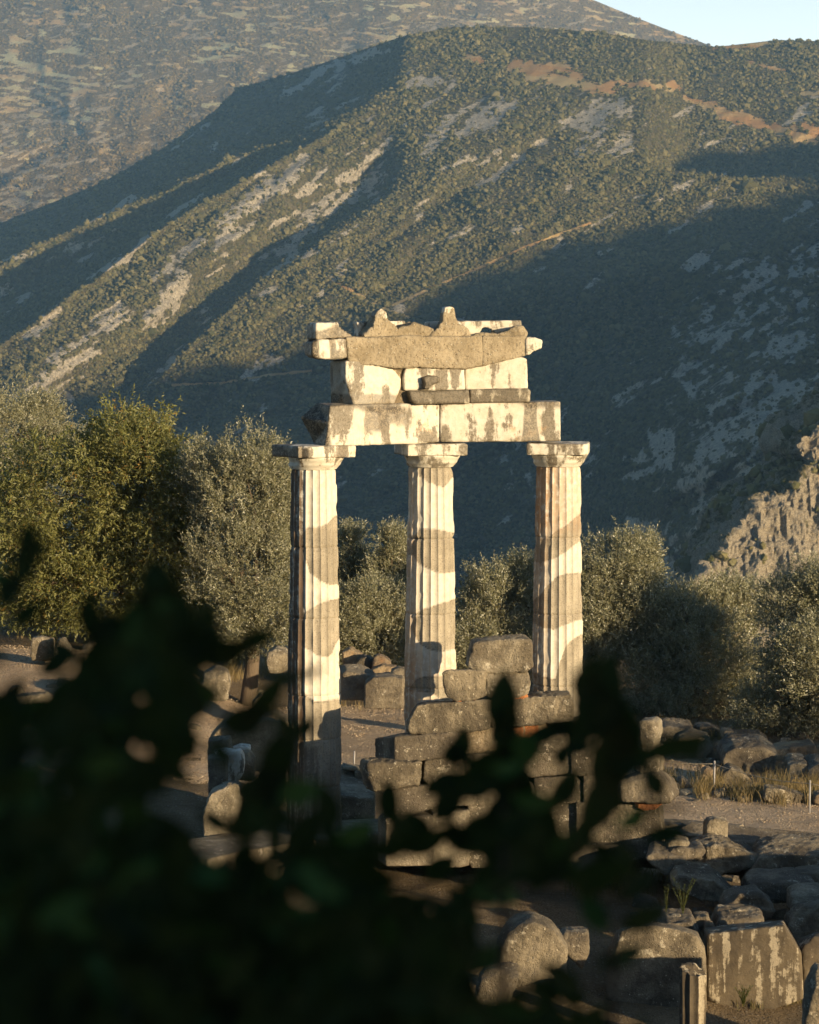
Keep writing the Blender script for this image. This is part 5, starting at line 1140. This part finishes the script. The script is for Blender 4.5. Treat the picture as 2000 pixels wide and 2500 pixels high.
# ------------------------------------------------------------------ sunlit crag at the lower right
def crag(name, label, pts, Y, thick, vox, amp, seed, bs=1.0, shift=(0, 0), yaw=0):
    p0 = P(sum(p[0] for p in pts)/len(pts), sum(p[1] for p in pts)/len(pts), Y)
    Fp, n = plane_pts(pts, p0, math.radians(yaw)); c = Fp.mean(0)
    # lean back: higher points lie farther away
    zmin = Fp[:, 2].min()
    for i in range(len(Fp)):
        k = 1+(Fp[i, 2]-zmin)*.55/Fp[i, 1]; Fp[i] = CAMP+(Fp[i]-CAMP)*k
    Bp = Fp+n*thick+np.array([shift[0], 0, shift[1]])
    bm = prism(Fp, Bp); base = Vector((float(c[0]), float(c[1]), float(zmin)))
    for v in bm.verts: v.co -= base
    me = bpy.data.meshes.new(name); bm.to_mesh(me); bm.free()
    o = link(name, me, loc=base); md = o.modifiers.new('r', 'REMESH'); md.mode = 'VOXEL'; md.voxel_size = vox
    bpy.context.view_layer.update(); me2 = bpy.data.meshes.new_from_object(o.evaluated_get(bpy.context.evaluated_depsgraph_get()))
    o.modifiers.clear(); o.data = me2; bpy.data.meshes.remove(me); me2.name = name
    nv = len(me2.vertices); V = np.empty(nv*3, np.float32); me2.vertices.foreach_get('co', V); V = V.reshape(-1, 3).astype(float)
    N = np.empty(nv*3, np.float32); me2.vertices.foreach_get('normal', N); N = N.reshape(-1, 3).astype(float)
    q = V+np.array(base)+seed
    h = amp*(2.4*ridged(q*np.array([.07, .07, .022])+fbm(q*.05, 2)[:, None]*.5, 4)+1.5*ridged(q*np.array([.20, .20, .065]), 4)+.9*ridged(q*np.array([.5, .5, .2]), 3)+.3*fbm(q*1.1, 3)-1.4)
    V = V+N*h[:, None]; me2.vertices.foreach_set('co', V.astype(np.float32).ravel()); me2.update()
    me2.polygons.foreach_set('use_smooth', np.full(len(me2.polygons), False, bool)); me2.materials.clear(); me2.materials.append(M['cliff'])
    rk = np.clip(.92+1.0*fbm(q*.12, 4)-.35*sst((N[:, 2]-.45)/.3), 0, 1); sl = .35*np.clip(fbm(q*.05+9, 3)*2, 0, 1)
    for an, av in (('rock', rk), ('soil', sl)):
        a = me2.attributes.new(an, 'FLOAT', 'POINT'); a.data.foreach_set('value', av.astype(np.float32))
    tag(o, kind='structure')
    W = V+np.array(base); nf = N[:, 1] < .1
    idx = np.where((fbm(q*.13+4, 3) > .14) & nf)[0]; idx = RNG.choice(idx, min(len(idx), 1500), replace=False)
    C = W[idx]+N[idx]*.15; R = RNG.uniform(.3, 1.25, len(idx))*(1+(RNG.random(len(idx)) < .15)); return C, R
ca = crag('cliff', '', [(1712, 1490), (1735, 1395), (1768, 1338), (1800, 1295), (1856, 1228), (1914, 1216), (1935, 1178), (1985, 1130), (1945, 1102), (1952, 1062), (2005, 1040), (2120, 960), (2400, 900), (2500, 1700), (1730, 1700)], 640, 60, .45, 1.3, 3)
cb = crag('rock_spike', '', [(1660, 1490), (1690, 1440), (1712, 1405), (1732, 1392), (1742, 1420), (1745, 1560), (1650, 1560)], 620, 10, .4, .7, 40)
blobs('cliff_scrub', M['scrub_tree'], np.vstack([ca[0], cb[0]]), np.concatenate([ca[1], cb[1]*.6]), 'small shrubs clinging to the sunlit crag', 'scrub')
# ------------------------------------------------------------------ out-of-focus shrub close to the viewer
FR = random.Random(21); FN = np.random.default_rng(21)
class Shrub:
    def __init__(s): s.leaf = Acc(); s.wood = Acc(); s.tint = []
    def one(s, c, d, nrm, L, W, curl=.15):
        """leaf blade: pointed oval, lightly folded along its rib and bent"""
        d = np.array(d, float); d /= np.linalg.norm(d); nrm = np.array(nrm, float); sd = np.cross(d, nrm); sd /= np.linalg.norm(sd)+1e-9; nn = np.cross(sd, d)
        t = np.array([0, .14, .32, .52, .72, .88, 1.0]); w = np.array([.06, .55, .93, 1.0, .78, .40, .02])*W*.5
        rib = c+np.outer((t-.5)*L, d)-np.outer(curl*L*(t-.3)**2, nn)
        a = rib+np.outer(w, sd)+np.outer(w*.28, nn); b = rib-np.outer(w, sd)+np.outer(w*.28, nn)
        V = np.stack([a, rib, b], 1).reshape(-1, 3); Q = []
        for i in range(6): Q += [(i*3, i*3+1, i*3+4, i*3+3), (i*3+1, i*3+2, i*3+5, i*3+4)]
        s.leaf.add(V, Q); s.tint += [FR.random()]*21
    def px(s, x, y, ang, L, W, Y, tilt=None):
        """leaf seen at photograph pixel x, y: ang from the horizontal, size in photograph pixels at distance Y"""
        c = P(x, y, Y); k = Y/F; a = math.radians(ang); tl = FR.uniform(-.5, .5) if tilt is None else tilt
        d = np.array([math.cos(a), tl, math.sin(a)]); s.one(c, d, np.array([FR.uniform(-.45, .45), -1, FR.uniform(-.45, .45)]), L*k*math.sqrt(1+tl*tl), W*k)
        return c
    def stem(s, pts, r): s.wood.tube(np.array(pts), r, 6)
    def sprig(s, x0, y0, x1, y1, Y, n, L, W, spread=55, bend=0, r=1.5):
        """a twig from pixel to pixel with alternate leaves"""
        pts = []; m = 9; dy = FR.uniform(-.12, .12)
        for i in range(m):
            t = i/(m-1); bx = bend*math.sin(math.pi*t); pts.append(P(x0+(x1-x0)*t+bx*(y1-y0)/400, y0+(y1-y0)*t-bx*(x1-x0)/400, Y+dy*t))
        s.stem(pts, np.linspace(r, r*.4, m)*Y/F)
        base = math.degrees(math.atan2(-(y1-y0), x1-x0))
        for i in range(n):
            t = .12+.88*i/max(1, n-1); sd = 1 if i % 2 else -1; a = base+sd*spread*FR.uniform(.6, 1.2)*(1-.75*(t > .97))
            l = L*FR.uniform(.7, 1.15)*(1-.25*t); ar = math.radians(a)
            s.px(x0+(x1-x0)*t+bend*math.sin(math.pi*t)*(y1-y0)/400+math.cos(ar)*l*.5, y0+(y1-y0)*t-bend*math.sin(math.pi*t)*(x1-x0)/400-math.sin(ar)*l*.5, a, l, W*FR.uniform(.8, 1.15), Y+dy*t)
    def build(s, name, label, base):
        root = empty(name, base, label, 'shrub'); b = np.array(base)
        s.leaf.V = [v-b for v in s.leaf.V]; s.wood.V = [v-b for v in s.wood.V]
        lf = link('foliage', s.leaf.build('foliage', M['shade_leaf'], True, {'tint': s.tint}), root); lf['kind'] = 'stuff'
        link('stems', s.wood.build('stems', M['bark'], True), root)
D = 1.1594
S = Shrub()
# single leaves read off the photograph (display pixels of a 1725 wide view)
for x, y, a, L, W, Y in ((1057, 1478, 88, 150, 66, 2.6), (1062, 1540, 80, 120, 60, 2.6), (1030, 1610, 40, 150, 75, 2.5), (1080, 1640, 110, 160, 90, 2.5), (1010, 1650, 20, 120, 60, 2.4), (1095, 1690, 70, 140, 70, 2.5),
        (1262, 1470, 75, 210, 95, 2.3), (1300, 1520, 120, 190, 90, 2.3), (1290, 1590, 70, 200, 100, 2.3), (1265, 1680, 62, 190, 80, 2.3), (1235, 1430, 60, 110, 60, 2.3), (1330, 1600, 10, 120, 60, 2.3),
        (1150, 1545, 30, 130, 45, 2.4), (1215, 1535, -15, 130, 48, 2.4), (1185, 1590, 80, 60, 40, 2.4), (1420, 1572, 8, 190, 52, 2.2), (1390, 1702, 4, 150, 20, 2.3), (1330, 1720, 30, 90, 30, 2.3),
        (970, 1570, 70, 100, 50, 2.6), (945, 1690, 55, 110, 55, 2.5), (905, 1770, 30, 120, 50, 2.5), (820, 1690, 100, 110, 50, 2.4), (840, 1760, 60, 120, 60, 2.4), (1140, 1720, 130, 120, 60, 2.4), (1190, 1660, 50, 120, 55, 2.4),
        (1050, 1770, 90, 130, 90, 2.5), (1110, 1810, 40, 140, 70, 2.5), (1170, 1800, 110, 120, 60, 2.4), (1220, 1760, 60, 130, 60, 2.4), (1260, 1840, 20, 140, 70, 2.3), (1000, 1740, 45, 90, 45, 2.5), (960, 1760, 110, 90, 45, 2.5),
        (330, 1235, 95, 130, 90, 2.0), (305, 1300, 60, 150, 100, 2.0), (370, 1290, 110, 140, 90, 2.0), (410, 1350, 30, 150, 90, 2.0), (470, 1370, 5, 160, 80, 2.0), (540, 1345, 20, 120, 55, 2.0), (300, 1370, 80, 160, 110, 1.9),
        (560, 1465, 50, 160, 70, 2.0), (520, 1510, 20, 150, 70, 2.0), (590, 1590, 70, 170, 80, 2.1), (570, 1650, 55, 190, 95, 2.1), (540, 1710, 40, 190, 95, 2.1), (600, 1530, 120, 110, 45, 2.1), (640, 1760, 60, 150, 80, 2.1), (690, 1700, 100, 120, 60, 2.2), (640, 1420, 15, 110, 26, 2.3),
        (50, 1180, 80, 130, 60, 2.1), (25, 1240, 60, 120, 55, 2.1), (75, 1160, 40, 80, 45, 2.1), (120, 1395, 30, 110, 55, 2.1), (205, 1370, 60, 130, 70, 2.0), (190, 1300, 80, 110, 60, 2.0), (240, 1340, 100, 140, 80, 2.0),
        (10, 1480, 50, 120, 60, 2.1), (75, 1510, 110, 110, 55, 2.1), (130, 1460, 60, 110, 60, 2.1)):
    S.px(x*D, y*D, a+FR.uniform(-6, 6), L*D*(.92 if x < 700 else 1.0), W*D*(1.0 if x < 700 else 1.15 if W > 30 else 1.0), Y, FR.uniform(-.2, .2))
# twigs that carry them
for x0, y0, x1, y1, Y, n, b in ((1040, 2300, 1060, 1560, 2.55, 9, 30), (1150, 2250, 1290, 1520, 2.35, 10, -40), (1290, 2000, 1440, 1600, 2.3, 5, 20), (900, 2250, 960, 1620, 2.5, 8, 30), (760, 2300, 830, 1720, 2.4, 8, -20), (560, 2300, 640, 1560, 2.1, 11, 40),
        (420, 2200, 440, 1340, 2.0, 12, -30), (300, 2200, 330, 1250, 1.95, 14, 30), (150, 2200, 170, 1330, 2.0, 13, -20), (30, 2200, 50, 1170, 2.1, 13, 20), (1060, 1700, 1240, 1540, 2.4, 4, 40)):
    S.stem([P(x0*D, y0*D, Y), P(x0*D, 2750*D, Y), P(800*D, 3300*D, 2.1), np.array([-.1, 2.1, float(gz(-.1, 2.1))-.1])], [.003, .006, .02, .03])
    S.sprig(x0*D, y0*D, x1*D, y1*D, Y, n, 130, 62, 55, b)
# the dense mass: random leaves, with gaps kept open
poly = [(-40, 1500), (60, 1500), (130, 1460), (230, 1390), (300, 1290), (370, 1290), (400, 1370), (430, 1390), (420, 1440), (400, 1480), (390, 1540), (375, 1600), (360, 1700), (380, 1790), (480, 1850), (580, 1830), (690, 1830), (770, 1850), (840, 1920), (930, 1930), (1010, 2020), (990, 2110), (1080, 2180), (1100, 2260), (-40, 2260)]
poly2 = [(600, 1620), (700, 1660), (800, 1690), (900, 1640), (1000, 1620), (1150, 1600), (1280, 1620), (1330, 1700), (1290, 1830), (1180, 1900), (1280, 1950), (1160, 2010), (1230, 2130), (1480, 2250), (900, 2250), (700, 1900), (560, 1800)]
holes = [(250, 1560, 9, 12), (150, 1600, 18, 14), (340, 1700, 18, 24), (60, 1560, 20, 16), (230, 1720, 14, 14), (640, 1900, 22, 18), (560, 2050, 10, 16), (470, 1700, 42, 55), (530, 1560, 60, 55), (452, 1432, 28, 26), (505, 1650, 30, 40), (1090, 1985, 75, 60), (1045, 2060, 45, 50), (880, 1735, 40, 40), (950, 1800, 40, 50), (870, 1830, 35, 40), (1310, 1790, 70, 60), (1220, 1690, 22, 60), (1070, 1660, 0, 0), (960, 1560, 0, 0),
         (690, 1800, 0, 0), (680, 1860, 0, 0), (655, 1580, 45, 160), (760, 1640, 50, 70), (1180, 1930, 60, 40), (1000, 1700, 30, 30), (1150, 1660, 25, 30), (340, 2010, 0, 0), (1210, 1560, 30, 25), (1270, 1960, 40, 40), (20, 1450, 22, 14), (90, 1430, 20, 18), (130, 1370, 16, 14)]
def inside(x, y, pl):
    r = False; j = len(pl)-1
    for i in range(len(pl)):
        if (pl[i][1] > y) != (pl[j][1] > y) and x < (pl[j][0]-pl[i][0])*(y-pl[i][1])/(pl[j][1]-pl[i][1])+pl[i][0]: r = not r
        j = i
    return r
def free(x, y, m): return not any(h[2] and ((x-h[0])/(h[2]+m))**2+((y-h[1])/(h[3]+m))**2 < 1 for h in holes)
def fill(pl, n, L, W, Y0, Y1, m):
    k = 0
    xs = [p[0] for p in pl]; ys_ = [p[1] for p in pl]
    while k < n:
        x = FR.uniform(min(xs), max(xs)); y = FR.uniform(min(ys_), max(ys_))
        if inside(x, y, pl) and free(x, y, m): S.px(x*D, y*D, FR.uniform(0, 180), L*FR.uniform(.7, 1.3)*D, W*FR.uniform(.7, 1.2)*D, FR.uniform(Y0, Y1)); k += 1
fill(poly, 1050, 110, 52, 1.6, 2.5, 28)
fill([(-40, 1880), (420, 1890), (560, 1900), (760, 1900), (900, 1980), (1000, 2040), (1010, 2110), (1180, 2140), (1330, 2260), (-40, 2260)], 520, 112, 54, 1.7, 2.5, 20)
fill(poly2, 170, 92, 44, 2.1, 2.8, 34)
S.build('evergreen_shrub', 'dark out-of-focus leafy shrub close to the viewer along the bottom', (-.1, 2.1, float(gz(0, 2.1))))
finish_stones()
# ------------------------------------------------------------------ light, sky, camera
w = bpy.data.worlds.new('World'); SC.world = w; w.use_nodes = True
nt = w.node_tree; bg = nt.nodes['Background']
sky = nt.nodes.new('ShaderNodeTexSky'); sky.sky_type = 'NISHITA'; sky.sun_disc = False
sky.sun_elevation = SUN_EL; sky.sun_rotation = math.pi-SUN_AZ
sky.air_density = 1.0; sky.dust_density = 1.0; sky.ozone_density = 4.0
tc = nt.nodes.new('ShaderNodeTexCoord'); sx = nt.nodes.new('ShaderNodeSeparateXYZ'); nt.links.new(tc.outputs['Generated'], sx.inputs[0])
mr = nt.nodes.new('ShaderNodeMapRange'); mr.interpolation_type = 'SMOOTHSTEP'; nt.links.new(sx.outputs[2], mr.inputs[0])
for i_, v_ in enumerate((.06, .24, 1.0, 0.0)): mr.inputs[i_+1].default_value = v_
mxw = nt.nodes.new('ShaderNodeMix'); mxw.data_type = 'RGBA'; mxw.blend_type = 'ADD'; mr2 = nt.nodes.new('ShaderNodeMapRange'); mr2.interpolation_type = 'SMOOTHSTEP'; nt.links.new(sx.outputs[1], mr2.inputs[0])
for i_, v_ in enumerate((.1, .85, .12, 1.0)): mr2.inputs[i_+1].default_value = v_
mm = nt.nodes.new('ShaderNodeMath'); mm.operation = 'MULTIPLY'; nt.links.new(mr.outputs[0], mm.inputs[0]); nt.links.new(mr2.outputs[0], mm.inputs[1])
nt.links.new(mm.outputs[0], mxw.inputs[0])
nt.links.new(sky.outputs[0], mxw.inputs[6]); mxw.inputs[7].default_value = (SKYG, SKYG*.97, SKYG*.86, 1)
nt.links.new(mxw.outputs[2], bg.inputs[0]); bg.inputs[1].default_value = SKY if 'SKY' in globals() else .08
sun = bpy.data.lights.new('sun', 'SUN'); sun.energy = 5.0; sun.angle = math.radians(.5); sun.color = (1.0, .79, .51)
so = bpy.data.objects.new('sun', sun); COL.objects.link(so)
so.rotation_euler = Vector(tuple(-SUNV)).to_track_quat('-Z', 'Y').to_euler(); so.location = (300, -300, 200)
cam = bpy.data.cameras.new('camera'); cam.sensor_fit = 'HORIZONTAL'; cam.sensor_width = 24.0; cam.lens = F*24/2000
cam.clip_start = .1; cam.clip_end = 60000
cam.dof.use_dof = True; cam.dof.focus_distance = 45.0; cam.dof.aperture_fstop = 5.8
co = bpy.data.objects.new('camera', cam); COL.objects.link(co); co.location = (0, 0, EYE); co.rotation_euler = (math.pi/2-TH, 0, 0)
SC.camera = co
SC.view_settings.view_transform = 'Standard'; SC.view_settings.look = 'None'; SC.view_settings.exposure = EXPO if 'EXPO' in globals() else 0.0; SC.view_settings.gamma = 1
cy = SC.cycles; cy.use_denoising = True; cy.max_bounces = 6; cy.diffuse_bounces = 3; cy.glossy_bounces = 2; cy.transmission_bounces = 3; cy.volume_bounces = 0; cy.transparent_max_bounces = 4
cy.use_adaptive_sampling = True; cy.adaptive_threshold = .02; cy.sample_clamp_indirect = 4
